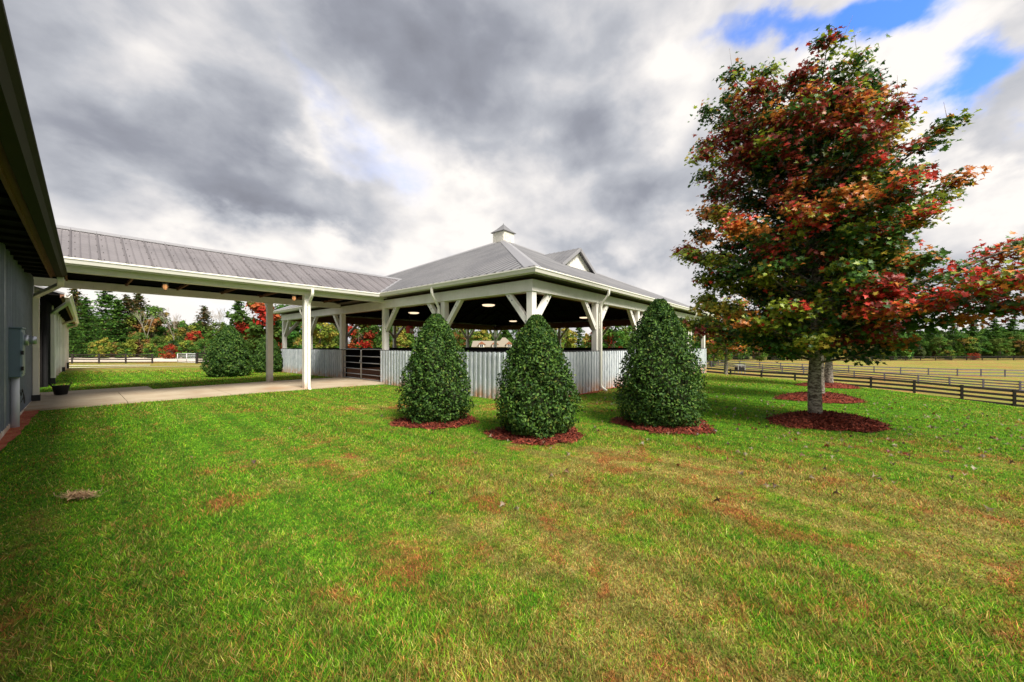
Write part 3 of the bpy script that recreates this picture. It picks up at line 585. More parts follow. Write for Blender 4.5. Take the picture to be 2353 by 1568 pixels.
# ------------------------------------------------------------------ covered walkway
wk = empty('covered_walkway', (0, 9.15, 0), 0, 'long gabled canopy of ribbed grey-brown metal joining the dark barn to the pavilion', 'walkway roof')
U0, U1, RZ, WE = -2.2, 2.2, 4.66, 3.56; VS = -10.5
def wkroof():
    k = (RZ-WE)/2.2
    for s in (-1, 1):
        mb = MB()
        # valley: the slope dies into the pavilion slope z = EAVE+(v+OV)*SL
        vend = lambda z: (z-EAVE)/SL-OV
        A = (VS, s*2.2, WE); B = (vend(WE)+.0, s*2.2, WE); Cc = (vend(RZ)+.03, 0, RZ); D = (VS, 0, RZ)
        mb.add([A, B, Cc, D]+[(p[0], p[1], p[2]-.03) for p in (A, B, Cc, D)], [(0, 1, 2, 3), (7, 6, 5, 4), (0, 4, 5, 1), (0, 3, 7, 4)])
        v = VS+.1
        i = 0
        while v < vend(RZ)-.1:
            u0 = 2.2
            z_here = EAVE+(v+OV)*SL
            if v > vend(WE): u0 = max((RZ-z_here)/k, 0)
            if u0 > .1:
                h = .05 if i % 3 == 0 else .016; wd = .05 if i % 3 == 0 else .03
                a, b = (v, s*u0, RZ-u0*k), (v, s*.05, RZ-.05*k)
                mb.add([(v-wd/2, a[1]*1.003, a[2]+.001), (v+wd/2, a[1]*1.003, a[2]+.001), (v, a[1]*1.003, a[2]+h), (v-wd/2, b[1], b[2]+.001), (v+wd/2, b[1], b[2]+.001), (v, b[1], b[2]+h)],
                       [(0, 2, 5, 3), (2, 1, 4, 5), (0, 1, 2)])
            v += .152; i += 1
        mb.second(); sc = mb; v = VS+.1
        while v < vend(WE)-.1:
            for u in (2.1, 1.6, 1.1, .6, .2):
                for q in (-.05, .05):
                    x = v+q+.02; z = RZ-u*k; sc.box(x-.009, x+.009, s*u-.009, s*u+.009, z, z+.014)
            v += .456
        v = VS+.1
        while v < vend(WE):
            mb.box(v-.03, v+.03, s*2.2-.012, s*2.2+.012, WE-.02, WE+.025); v += .456
        mb.build('roof', [M['roof2'], M['seam']], wk)
        # valley flashing
        mb = MB(); mb.bar((vend(WE)-.02, s*2.2, WE+.02), (vend(RZ), 0, RZ+.02), .10, .02); mb.build('valley_flashing', M['cap'], wk)
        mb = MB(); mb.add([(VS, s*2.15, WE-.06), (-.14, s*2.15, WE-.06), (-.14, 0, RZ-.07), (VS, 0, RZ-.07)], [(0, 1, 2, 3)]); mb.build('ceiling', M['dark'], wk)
        prof = [(0, -.13), (.085, -.13), (.11, -.06), (.13, -.035), (.13, 0.0), (.115, 0.0), (.115, -.03), (.09, -.06), (.07, -.11), (.012, -.11), (.012, .0), (0, .0)]
        mb = MB(); mb.sweep((-8.32, s*2.2, WE-.01), (-OV-.02, s*2.2, WE-.01), prof, (0, s, 0)); mb.bar((-8.32, s*2.187, WE-.09), (-OV-.02, s*2.187, WE-.09), .024, .16)
        mb.build('gutter', M['trim'], wk)
        mb = MB(); mb.box(-8.9, -.135, s*1.83-.09, s*1.83+.09, 3.27, 3.50); mb.build('beam', M['paint'], wk, .006)
        mb = MB(); mb.box(-8.9, -.135, min(s*1.93, s*2.17), max(s*1.93, s*2.17), 3.415, 3.43); mb.build('soffit', M['trim'], wk)
        # post
        v = -2.96; mb = MB(); mb.box(v-.10, v+.10, s*1.83-.10, s*1.83+.10, .0, 3.268); mb.build('post', M['paint'], wk, .008)
    mb = MB(); mb.bar((VS, 0, RZ+.022), (vend(RZ)+.1, 0, RZ+.022), .30, .012)
    mb = MB(); ve = vend(RZ)+.12
    for s in (-1, 1): mb.add([(VS, 0, RZ+.045), (ve, 0, RZ+.045), (ve, s*.17, RZ+.045-.17*k), (VS, s*.17, RZ+.045-.17*k), (VS, s*.17, RZ+.02-.17*k), (ve, s*.17, RZ+.02-.17*k)], [(0, 1, 2, 3), (3, 2, 5, 4)])
    mb.build('ridge_cap', M['cap'], wk)
    for i in range(7):                     # trusses
        v = -8.3+i*1.22+.1; mb = MB()
        mb.bar((v, -1.74, 3.50), (v, 1.74, 3.50), .04, .09)
        for s in (-1, 1):
            mb.bar((v, s*2.1, 3.50), (v, 0, RZ-.12), .04, .09); mb.bar((v, 0, 3.52), (v, s*.95, 4.05), .038, .08); mb.bar((v, s*1.0, 3.52), (v, s*1.0, 4.0), .038, .08)
        mb.build('truss', M['brown'], wk)
    mb = MB()
    for u in (-1.3, -.5, .5, 1.3): mb.bar((-8.4, u, 3.56), (-.2, u, 3.56), .04, .10)
    mb.build('lath', M['dark'], wk)
wkroof()
s1 = -2.96
spout([(s1+.02, -2.2-.07, WE-.12), (s1+.02, -2.27, WE-.30), (s1+.02, -1.98, WE-.58), (s1+.02, -1.98, .14), (s1+.02, -2.12, .03)], wk)
spout([(s1+.0, 2.2+.07, WE-.12), (s1+.0, 2.27, WE-.30), (s1+.0, 1.98, WE-.58), (s1+.0, 1.98, .14), (s1, 2.12, .05)], wk)
# caged jar lamps under the canopy
for v, lab in ((-6.27, 'lit caged jar lamp under the walkway canopy nearer the dark barn'), (-2.70, 'lit caged jar lamp under the walkway canopy between its two white posts')):
    t = empty('jar_lamp', (v, 9.15, 3.46), 0, lab, 'lamp', 'jar lamps under the walkway canopy')
    m = MB(); m.lathe((0, 0, 0), [(0, .0), (.07, 0), (.07, -.04), (.05, -.06)], 14); m.build('lamp_base', M['bolt'], t)
    m = MB(); m.lathe((0, 0, 0), [(.045, -.05), (.055, -.09), (.055, -.15), (.035, -.19), (0, -.20)], 14); m.build('jar', M['jar'], t)
    m = MB(); m.lathe((0, 0, 0), [(0, -.072), (.068, -.08), (.068, -.16), (.0, -.165)], 10)
    m = MB(); m.lathe((0, 0, 0), [(0.001, -.07), (.028, -.09), (.032, -.13), (.001, -.155)], 10); m.build('bulb', M['bulb'], t)
    m = MB()
    for k in range(6):
        a = k*math.pi/3; m.tube([(.06*math.cos(a), .06*math.sin(a), -.05), (.078*math.cos(a), .078*math.sin(a), -.10), (.075*math.cos(a), .075*math.sin(a), -.17), (.02*math.cos(a), .02*math.sin(a), -.23)], .005, 5)
    for z in (-.10, -.17): m.tube([(.078*math.cos(q), .078*math.sin(q), z) for q in np.linspace(0, 2*math.pi, 13)], .005, 5)
    m.build('cage', M['bolt'], t)
# round lights hanging in the arena
for (px, Z, lab) in ((1122.5, 17.4, 'nearest'), (950.8, 21.5, 'left'), (1341.8, 25.1, 'right'), (1179, 28.7, 'farthest')):
    x, y = pz(px, Z); zl = 3.40
    t = empty('round_light', (x, y, zl), 0, {'nearest': 'largest looking round warm ceiling light, just left of the corner post', 'left': 'round warm ceiling light seen above the left holly beside the hanging feeder',
         'right': 'round warm ceiling light to the left of the right face downspout', 'farthest': 'smallest looking round warm ceiling light, low under the arena roof by the corner post'}[lab], 'ceiling light', 'round lights under the arena roof')
    m = MB(); m.lathe((0, 0, 0), [(0, 0), (.20, .0), (.27, .02), (.30, .07)], 24); m.build('lens', M['lamp'], t)
    m = MB(); m.lathe((0, 0, 0), [(.30, .071), (.31, .09), (.12, .16), (.10, .30), (0, .31)], 24); m.tube([(0, 0, .3), (0, 0, APEX-zl-.4-max(abs(x-mid), abs(y-mid))*SL)], .02, 6); m.build('housing', M['dark'], t)
# hanging red feeder inside the left face
fx, fy = .55, 6.47
t = empty('bird_feeder', (fx, fy, 2.05), .3, 'small red bird feeder hanging on a cord in the open left side of the arena', 'bird feeder')
for i in range(1):
    m = MB(); m.add([(-.17, -.13, .20), (.17, -.13, .20), (.12, 0, .30), (-.12, 0, .30), (-.17, .13, .20), (.17, .13, .20)], [(0, 1, 2, 3), (3, 2, 5, 4), (0, 3, 4), (1, 5, 2), (0, 4, 5, 1)]); m.build('feeder_roof', M['red'], t)
    m = MB(); m.box(-.16, .16, -.11, .11, 0, .03); m.box(-.13, -.10, -.08, .08, .03, .2); m.box(.10, .13, -.08, .08, .03, .2); m.build('tray', M['red'], t)
    m = MB(); m.box(-.10, .10, -.07, .07, .03, .18); m.build('seed_box', M['cream'], t)
    m = MB(); m.tube([(0, 0, .3), (0, 0, 1.05)], .008, 6); m.build('cord', M['black'], t)

# ------------------------------------------------------------------ barn along the left edge
barn = empty('barn', BARN['loc'], BARN['rz'], 'dark stable building along the left edge with metal siding, deep eave and cream gutters', 'barn')
def ribbed(y0, y1, x, z0, z1, material, nm, pitch=.23):
    mb = MB(); mb.box(x-.12, x, y0, y1, z0, z1)
    for q in np.arange(y0+.05, y1-.03, pitch): mb.add([(x-.001, q-.03, z0), (x-.001, q+.03, z0), (x+.036, q+.012, z0), (x+.036, q-.012, z0), (x-.001, q-.03, z1), (x-.001, q+.03, z1), (x+.036, q+.012, z1), (x+.036, q-.012, z1)], [(1, 2, 6, 5), (2, 3, 7, 6), (3, 0, 4, 7), (0, 3, 2, 1), (4, 5, 6, 7)])
    return mb.build(nm, material, barn)
EZ = 3.30
ribbed(-6, 10.3, -.9, .18, 3.34, M['barnmetal'], 'wall'); ribbed(10.5, 15.75, -.9, .18, 3.34, M['barnmetal'], 'wall')
m = MB(); m.box(-1.02, -.865, 10.3, 10.5, .0, 3.3); m.box(-1.0, -.87, 15.75, 15.95, .0, 3.3); m.build('corner_trim', M['barnmetal'], barn, .006)
m = MB(); m.box(-1.0, -.86, -6, 15.75, -.2, .18); m.build('base_board', M['paint'], barn)
m = MB(); m.box(-3.5, -3.4, 15.8, 21.4, -.2, 3.34); m.box(-3.4, -.98, 15.83, 15.93, -.2, 3.3); m.box(-3.4, -.98, 21.1, 21.2, -.2, 3.3); m.build('aisle_wall', M['dark'], barn)
for y in (16.6, 17.9):            # sliding door leaves, dark with pale battens
    m = MB(); m.box(-.99, -.93, y-.5, y+.5, .1, 3.0); d = m.build('sliding_door', M['lining'], barn)
    m = MB()
    for q in (-.45, 0, .45): m.box(-.93, -.91, y+q-.03, y+q+.03, .1, 3.0)
    for z in (.15, 1.5, 2.9): m.box(-.908, -.90, y-.48, y+.48, z, z+.09)
    m.build('batten', M['barnmetal'], d)
# stall range past the walkway: cream piers, half doors and dark openings
ribbed(21.25, 24.1, -.9, -.1, 3.3, M['lining'], 'wall')
for i in range(9):
    y = 24.2+i*2.2
    m = MB(); m.box(-1.05, -.84, y, y+.3, -.2, 3.2); m.build('pier', M['paint'], barn, .006)
    m = MB(); m.box(-1.02, -.9, y+.3, y+2.2, -.2, 1.45); p = m.build('half_door', M['paint'], barn)
    m = MB(); m.box(-1.02, -.93, y+.3, y+2.2, 2.75, 3.2); m.build('lintel', M['brown'], barn)
    m = MB(); m.box(-1.6, -1.5, y+.3, y+2.2, 1.45, 2.75); m.build('stall_opening', M['brown'], barn)
m = MB(); m.box(-6, -1.6, 43.1, 43.3, -.2, 3.2); m.build('end_wall', M['paint'], barn)
def eave(y0, y1):
    m = MB()
    m.add([(-.43, y0, EZ), (-.43, y1, EZ), (-5.5, y1, EZ+1.7), (-5.5, y0, EZ+1.7), (-.43, y0, EZ-.04), (-.43, y1, EZ-.04), (-5.5, y1, EZ+1.66), (-5.5, y0, EZ+1.66)], [(0, 1, 2, 3), (7, 6, 5, 4), (0, 4, 5, 1), (1, 5, 6, 2), (3, 2, 6, 7), (0, 3, 7, 4)])
    for q in np.arange(y0+.1, y1, .3): m.bar((-.43, q, EZ+.01), (-5.5, q, EZ+1.71), .04, .03)
    r = m.build('roof', M['roof'], barn)
    m = MB(); m.box(-.93, -.53, y0, y1, EZ-.07, EZ-.05)
    for q in np.arange(y0+.3, y1, .6): m.box(-.93, -.53, q-.025, q+.025, EZ-.12, EZ-.07)
    m.build('soffit', M['dark'], barn)
    m = MB(); m.box(-.53, -.50, y0, y1, EZ-.14, EZ-.045); m.box(-.50, -.435, y0, y1, EZ-.10, EZ-.045); m.build('fascia', M['brown'], barn)
    prof = [(0, -.13), (.095, -.13), (.13, -.06), (.165, -.035), (.165, 0.0), (.145, 0.0), (.145, -.03), (.11, -.06), (.08, -.11), (.012, -.11), (.012, .0), (0, .0)]
    m = MB(); m.sweep((-.434, y0, EZ), (-.434, y1, EZ), prof, (1, 0, 0)); m.build('gutter', M['shadetrim'] if y0 < 0 else M['trim'], barn)
eave(-6, 14.05); eave(19.4, 43.2)
for y, yo in ((15.2, 13.85), (22.7, 19.7), (33.7, 33.0), (42, 41.5)):
    zt = EZ-.12
    o = spout([(-.37, yo, zt), (-.37, yo+.0, zt-.07), (-.37, yo+.12, zt-.16), (-.80, y, zt-.36), (-.80, y, .30)], barn, (.11, .09))
    m = MB(); m.box(-.87, -.73, y-.07, y+.07, -.1, .32); m.build('drain_boot', M['black'], o)
# electrical box
eb = empty('electrical_box', bq(-.88, 11.15)+(0,), BARN['rz'], 'blue-grey electrical cabinet with a round meter mounted on the dark barn wall', 'electrical box')
m = MB(); m.box(0, .15, -.28, .28, 1.0, 1.86); b = m.build('cabinet', M['boxgrey'], eb, .012)
m = MB(); m.box(-.005, .163, -.30, .30, 1.86, 1.885); m.box(.15, .158, -.24, .24, 1.05, 1.80); m.build('cabinet_door', M['boxgrey'], b, .004)
m = MB()
for z in (1.12, 1.40): m.box(.15, .175, -.31, -.26, z, z+.07); 
m.build('hasp', M['black'], b)
m = MB(); m.tube([(.12, .1, 1.66), (.20, .1, 1.66), (.21, .1, 1.66)], [.10, .10, .09], 20); m.tube([(.21, .1, 1.66), (.30, .1, 1.66)], [.082, .075], 20); m.build('meter', M['galv'], eb)
m = MB(); m.tube([(.07, -.13, .0), (.07, -.13, 1.0)], .052, 14); m.build('conduit', M['pvc'], eb)
m = MB(); m.tube([(.03, .15, .2), (.03, .15, 1.0)], .02, 8); m.build('thin_conduit', M['pvc'], eb)
m = MB(); cc = []
for k in range(44):
    a = k*.43; r = .115+.02*math.sin(k*.7); cc.append((.10+.05*math.sin(a*.37), .25+.9*r*math.cos(a)*1.3, .62+r*math.sin(a)))
m.tube([(.06, .2, 1.0), (.08, .22, .85)]+cc, .006, 5); m.build('cable', M['black'], eb)
# rubber tub on the path
x, y = pz(140, 10.6)
t = empty('rubber_tub', (x, y, .17), .4, 'black rubber feed tub with rope handles standing on the concrete by the barn', 'tub'); t.scale = (.66, .66, .88)
m = MB(); m.lathe((0, 0, 0), [(0, .01), (.17, 0), (.19, .01), (.25, .25), (.265, .27), (.265, .29), (.245, .285), (.235, .25), (.17, .03), (0, .03)], 24); m.build('bucket', M['black'], t)
m = MB()
for s in (-1, 1): m.tube([(s*.25, -.06, .27), (s*.31, -.04, .34), (s*.32, .0, .37), (s*.31, .04, .34), (s*.25, .06, .27)], .012, 6)
m.tube([(-.22, 0, .28), (-.12, .02, .42), (-.05, 0, .46)], .006, 5); m.build('handle', M['black'], t)

# ------------------------------------------------------------------ plants: hollies
def holly_meshes(h, r, n, seed, wig=1):
    g = np.random.default_rng(seed)
    z = g.random(n)**1.08*h; t = z/h
    prof = lambda t: r*np.where(t < .20, .74+.26*np.sin(np.clip(t/.20, 0, 1)*np.pi/2), np.cos(np.clip((t-.20)/.82, 0, 1)*np.pi/2)**.76*(1-.10*t)+.02)
    a = g.random(n)*2*np.pi
    lump = 1+.05*np.sin(a*3+z*4+seed)+.055*np.sin(a*7-z*6+seed*3)+.05*np.sin(a*5+z*11+seed*2)+.04*np.sin(a*13+z*17+seed)+.03*np.sin(a*23-z*29)
    depth = 1-.30*g.random(n)**1.7
    tufts = g.random(n) < .06; depth[tufts] = 1.0+.10*g.random(tufts.sum())**2
    rr = prof(t)*lump*depth; C = np.c_[rr*np.cos(a), rr*np.sin(a), z+.05]
    N = np.c_[np.cos(a), np.sin(a), .45+0*a]+g.normal(size=(n, 3))*.85
    sz = (.050+.022*g.random(n))*(1.6 if seed > 3 else 1)
    base = np.array([.020, .060, .012]); hi_ = np.array([.12, .225, .034]); v = g.random(n)[:, None]**1.8
    col = base*(1-v)+hi_*v; yel = g.random(n) < .04; col[yel] = (.16, .20, .04)
    fol = leaves('foliage', C, sz, N, col, LEAF, .18, g)
    m = MB(); m.tube([(0, 0, -.05), (.02, 0, h*.5), (0, .01, h*.93)], [.05, .03, .008], 8)
    for k in range(60):
        zz = .06+h*.85*k/60; aa = k*2.4; rad = float(prof(np.array([zz/h]))[0])*.86; m.tube([(0, 0, zz), (rad*math.cos(aa), rad*math.sin(aa), zz+rad*.25)], [.012, .004], 5)
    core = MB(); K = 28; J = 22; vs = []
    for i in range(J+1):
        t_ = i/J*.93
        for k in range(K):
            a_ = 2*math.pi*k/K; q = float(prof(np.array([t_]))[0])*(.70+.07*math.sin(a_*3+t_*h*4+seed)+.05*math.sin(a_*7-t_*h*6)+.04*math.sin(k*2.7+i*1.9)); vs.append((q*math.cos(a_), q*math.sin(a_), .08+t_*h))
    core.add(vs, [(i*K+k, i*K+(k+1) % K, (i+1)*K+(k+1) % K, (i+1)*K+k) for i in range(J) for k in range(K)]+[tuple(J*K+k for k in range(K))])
    return fol, m, core
def holly(px, Z, h, r, n, seed, lab, mulch=True):
    x, y = pz(px, Z); z = g1(x, y); e = empty('holly_bush', (x, y, z), seed, lab, 'holly bush', 'clipped conical hollies')
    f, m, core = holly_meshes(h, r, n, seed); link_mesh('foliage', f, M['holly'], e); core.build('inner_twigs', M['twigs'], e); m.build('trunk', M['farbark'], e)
    return x, y
def mulch_bed(x, y, rx, ry, h, lab, rot=0, n=3500, seed=1):
    z = g1(x, y); e = empty('mulch_bed', (x, y, z), rot, lab, 'mulch bed', 'red mulch beds around the trunks')
    g = np.random.default_rng(seed); m = MB(); K = 48; rings = 9; vs = []
    ed = lambda a: 1+.06*math.sin(3*a+seed)+.05*math.sin(5*a+2*seed)+.04*math.sin(11*a)+.03*math.sin(17*a+seed)
    for i in range(rings):
        f = i/(rings-1)
        for k in range(K):
            a = 2*math.pi*k/K; qx, qy = rx*f*ed(a)*math.cos(a), ry*f*ed(a)*math.sin(a)
            wx, wy = x+qx*math.cos(rot)-qy*math.sin(rot), y+qx*math.sin(rot)+qy*math.cos(rot)
            vs.append((qx, qy, g1(wx, wy)-z+h*(1-f*f)**.8+.012+.012*math.sin(qx*17+qy*9)*(1-f)))
    fs = [(i*K+k, i*K+(k+1) % K, (i+1)*K+(k+1) % K, (i+1)*K+k) for i in range(rings-1) for k in range(K)]
    m.add(vs, fs, True); m.build('mound', M['mulch'], e)
    f = np.sqrt(g.random(n))*1.06; a = g.random(n)*2*np.pi; E_ = np.array([ed(q) for q in a]); qx, qy = rx*f*E_*np.cos(a), ry*f*E_*np.sin(a)
    wx, wy = x+qx*math.cos(rot)-qy*math.sin(rot), y+qx*math.sin(rot)+qy*math.cos(rot)
    C = np.c_[qx, qy, gz(wx, wy)-z+h*np.clip(1-f*f, 0, 1)**.8+.025]
    N = np.array([[0, 0, 1.]])+g.normal(size=(n, 3))*.45; v = g.random(n)[:, None]
    v = v**1.6; col = np.array([.055, .012, .008])*(1-v)+np.array([.36, .075, .04])*v
    strip = (np.array([(-.08, -.5), (.08, -.5), (.10, .5), (-.07, .5)]), [(0, 1, 2), (0, 2, 3)])
    link_mesh('bark_chips', leaves('bark_chips', C, .045+.06*g.random(n), N, col, strip, .5, g), M['chips'], e)['kind'] = 'stuff'
BL = [(1003, 7.75, 2.16, .71, 15000, 1, 'leftmost of the three front hollies, slightly thin at its base, nearest the tube gate'),
      (1233, 6.62, 2.04, .70, 16000, 2, 'middle holly of the front three, standing closest to the camera before the corner post'),
      (1516, 7.35, 2.40, .80, 18000, 3, 'tallest and widest holly, right of the other two before the right wall')]
MASK = []      # places without grass blades: x, y, radius
for i, q in enumerate(BL):
    x, y = holly(*q)
    k = (1.02, 1.0, 1.12)[i]; off = ((0, 0), (0, 0), (.05, -.05))[i]
    mulch_bed(x+off[0], y+off[1], .82*k, .77*k, .05, ('ring of red mulch under the left conical holly', 'ring of red mulch under the middle holly closest to the camera', 'wide ring of red mulch under the tallest holly')[i], TH*0+.4, 3000, i+1); MASK.append((x, y, .82*k))
holly(527, 18.3, 2.42, .97, 13000, 4, 'dark rounded holly on the lawn beyond the walkway, seen whole left of the far post')
holly(616, 21.5, 2.15, .74, 9000, 5, 'dark holly partly hidden behind the far walkway post beside the pavilion corner')

# ------------------------------------------------------------------ maples
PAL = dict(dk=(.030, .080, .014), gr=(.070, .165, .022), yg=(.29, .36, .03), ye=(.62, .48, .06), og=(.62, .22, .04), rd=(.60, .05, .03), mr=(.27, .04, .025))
def maple(name, x, y, table, seed, lab, nleaf, lsize, trunk_r=.145, extra=None, h=8.0, bare=1.2, trunk_top=None, weights=None, group='maples turning red along the lawn', nb=95, detail=MAPLE, turn=0):
    """table rows: z, reach to the left, reach to the right, as seen from the lawn; depth reach is their mean"""
    g = np.random.default_rng(seed); r_ = random.Random(seed); zg = g1(x, y)
    e = empty(name, (x, y, zg), 0, lab, 'maple tree', group)
    vd = Vector((x-CX, y-CY)).normalized(); rt = Vector((vd.y, -vd.x))
    if turn: c_, s_ = math.cos(turn), math.sin(turn); rt = Vector((rt.x*c_-rt.y*s_, rt.x*s_+rt.y*c_)); vd = Vector((-rt.y, rt.x))
    T = np.array(table)
    def reach(z, az):      # az measured from 'right'
        L_, R_ = np.interp(z, T[:, 0], T[:, 1]), np.interp(z, T[:, 0], T[:, 2]); cs = math.cos(az); m_ = (L_+R_)/2*.92
        side = R_ if cs > 0 else L_; w_ = cs*cs; return side*w_+m_*(1-w_)
    tips = []; tm = MB(); cm = MB()
    ht = trunk_top or h*.86
    tr = [(0.02*math.sin(q*9), .02*math.cos(q*7), ht*q-.1*(q == 0)) for q in np.linspace(0, 1, 9)]
    rad = [trunk_r*(1.28 if i == 0 else 1.0 if i == 1 else (1-.115*i)) for i in range(9)]; tr.insert(1, (0.01, 0, .18)); rad.insert(1, trunk_r*1.08)
    tm.tube(tr, rad, 14)
    br = []
    for i in range(nb):
        z0 = bare+(ht-bare-.1)*((i+.5)/nb)**.95; az = i*2.399963+r_.uniform(-.2, .2)
        up = .24+.78*(z0/h)**1.3; zt = z0; 
        zt = z0+.5
        for _ in range(4): zt = min(z0+reach(zt, az)*up*.9, T[-1, 0]*.99)
        rr = reach(zt, az)*r_.uniform(.62, 1.04)
        if r_.random() < .10: continue
        br.append((z0, az, rr, z0+rr*up))
    if extra: br += extra
    for z0, az, rr, zt in br:
        d = Vector((rt.x*math.cos(az)+vd.x*math.sin(az), rt.y*math.cos(az)+vd.y*math.sin(az), 0))
        zt = min(zt, T[-1, 0])
        p0 = Vector((0, 0, z0)); p3 = d*rr+Vector((0, 0, zt)); p1 = p0+d*rr*.4+Vector((0, 0, (zt-z0)*.25)); pts = []
        for t in (0, .3, .55, .8, 1): pts.append(p0*(1-t)**2+p1*2*t*(1-t)+p3*t*t)
        b0 = .012+.016*rr/2; tm.tube(pts, [b0*1.2, b0, b0*.75, b0*.5, b0*.25], 6)
        ns = max(4, int(rr*7))
        for j in range(ns):
            t = .18+.82*(j+.6)/ns; p = p0*(1-t)**2+p1*2*t*(1-t)+p3*t*t
            sd = Vector((-d.y, d.x, 0))*r_.choice((-1, 1)); ln = (.18+.40*rr*.35)*(1.15-t)*r_.uniform(.6, 1.3)+.1
            q = p+(sd*.8+d*.75+Vector((0, 0, r_.uniform(-.1, .75)))).normalized()*ln
            if j % 2 == 0: tm.tube([p, q], [.009, .003], 4)
            tips.append((q, .17+.11*r_.random(), rr, t))
        tips.append((p3, .2, rr, 1))
    nt = len(tips); TP = np.array([tuple(t[0]) for t in tips]); tr_ = np.array([t[1] for t in tips]); tt = np.array([t[3] for t in tips])
    wsel = (.35+tt)*tr_; pick = g.choice(nt, nleaf, p=wsel/wsel.sum())
    off = g.normal(size=(nleaf, 3))*np.array([1, 1, .50])*tr_[pick][:, None]*.56
    C = TP[pick]+off
    # colour of each spray: green inside, turning where it is exposed and in red limbs
    S = TP@np.array([rt.x, rt.y, 0]); D = TP@np.array([vd.x, vd.y, 0]); Zt = TP[:, 2]/h
    nz = np.sin(TP[:, 0]*2.1+seed)+np.sin(TP[:, 1]*2.7+TP[:, 2]*1.9)+np.sin(TP[:, 2]*3.3+TP[:, 0]*1.3+2)+g.normal(size=nt)*.7
    wt = weights or dict(dk=.82, gr=.86, yg=.82, ye=.36, og=.66, rd=.62, mr=.78)
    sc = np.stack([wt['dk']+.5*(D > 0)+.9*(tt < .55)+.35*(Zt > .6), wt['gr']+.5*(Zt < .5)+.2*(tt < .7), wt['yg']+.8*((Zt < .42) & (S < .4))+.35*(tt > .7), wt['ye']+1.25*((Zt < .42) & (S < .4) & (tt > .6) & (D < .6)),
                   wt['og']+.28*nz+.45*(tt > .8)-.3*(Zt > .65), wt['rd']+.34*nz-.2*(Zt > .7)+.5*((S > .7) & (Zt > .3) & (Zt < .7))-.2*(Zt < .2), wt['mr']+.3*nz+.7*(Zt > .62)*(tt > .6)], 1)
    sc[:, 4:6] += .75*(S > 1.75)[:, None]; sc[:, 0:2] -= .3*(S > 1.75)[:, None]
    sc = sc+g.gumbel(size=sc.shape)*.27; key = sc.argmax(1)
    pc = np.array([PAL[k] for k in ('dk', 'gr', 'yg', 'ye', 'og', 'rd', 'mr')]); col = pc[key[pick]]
    jit = g.random(nleaf); alt = pc[g.choice(7, nleaf, p=[.22, .33, .14, .05, .13, .07, .06])]; mixm = (jit < .26)[:, None]
    col = np.where(mixm, alt, col)*(.65+.7*g.random((nleaf, 1)))
    N = np.c_[off[:, :2]*1.2-np.array([vd.x, vd.y])*.25, .75+0*jit]+g.normal(size=(nleaf, 3))*.45
    sz = lsize*(.7+.6*g.random(nleaf))
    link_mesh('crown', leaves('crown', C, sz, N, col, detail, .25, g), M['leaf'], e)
    # shoots standing out of the top
    if detail is MAPLE:
        for k in range(46):
            q = TP[g.choice(nt, p=(Zt**3)/(Zt**3).sum())]; tm.tube([q, q+np.array([g.normal()*.06, g.normal()*.06, .35+.35*g.random()])], [.006, .002], 4)
    tm.build('trunk', M['bark'], e); return e
T1 = [(1.2, 1.1, 1.1), (2.0, 1.9, 1.75), (2.8, 2.45, 1.9), (3.5, 2.55, 1.75), (4.2, 2.6, 1.6), (5.0, 2.5, 1.5), (5.9, 2.4, 1.3), (6.5, 2.2, 1.1), (7.0, 1.8, .85), (7.4, .6, .45)]
mx_, my_ = cw(6.12, 7.52)
T1 = [(a if a < 2.5 else 2.5+(a-2.5)*.915, b*.92, c*.94) for a, b, c in T1]
ext = [(1.9, -.25, 3.7, 3.15), (1.7, .15, 3.2, 2.75), (2.2, -.1, 3.3, 3.5), (2.0, -.45, 3.0, 2.6), (1.6, .0, 2.8, 2.2), (3.2, .1, 1.9, 4.4), (4.1, -.1, 1.75, 5.3), (1.6, 2.9, 2.3, 2.1), (1.5, 3.5, 2.4, 2.0)]
maple('maple_tree', mx_, my_, T1, 5, 'large foreground maple with green, orange and red leaves and a speckled grey trunk', 82000, .076, .112, ext, 7.1, 1.18, 6.25, nb=135)
mulch_bed(mx_+.10, my_-.16, 1.12, .70, .19, 'broad raised mound of red mulch at the foot of the large foreground maple', R(-38), 6000, 11); MASK.append((mx_, my_, .95))
T2 = [(1.5, 1.0, 1.0), (2.2, 1.9, 1.8), (3.2, 2.2, 2.0), (4.2, 1.9, 1.7), (5.2, 1.3, 1.1), (5.9, .3, .3)]
x2, y2 = pz(1884, 10.8)
WY = dict(dk=.6, gr=.9, yg=.9, ye=.7, og=1.0, rd=.5, mr=.2)
maple('maple_tree', x2, y2, [(a, b*.85, c*.85) for a, b, c in T2], 6, 'maple standing directly behind the foreground maple, its trunk hidden by the first one', 9000, .10, .11, None, 5.9, 1.5, 5.0, WY, nb=60)
mulch_bed(x2+.1, y2, 1.25, .72, .17, 'mound of dark red mulch just behind the foreground maple trunk', R(-38), 2500, 12); MASK.append((x2, y2, .9))
x3, y3 = pz(1905, 14.6)
maple('maple_tree', x3, y3, T2, 7, 'third maple of the row with a thin grey trunk just right of the foreground trunk', 8000, .11, .13, None, 5.9, 1.5, 5.0, WY, nb=60)
mulch_bed(x3+.1, y3, 1.25, .72, .15, 'low far mound of red mulch under the third maple near the fence', R(-38), 1500, 13); MASK.append((x3, y3, .9))
x4, y4 = pz(1668, 28)
maple('maple_tree', x4, y4, [(a*1.05, b*1.25, c*1.2) for a, b, c in T2], 8, 'orange-leaved maple showing beyond the far right corner of the pavilion roof', 9000, .15, .13, None, 6.4, 1.5, 5.0, dict(dk=.3, gr=.9, yg=1.0, ye=.6, og=1.3, rd=.6, mr=.1), nb=60)

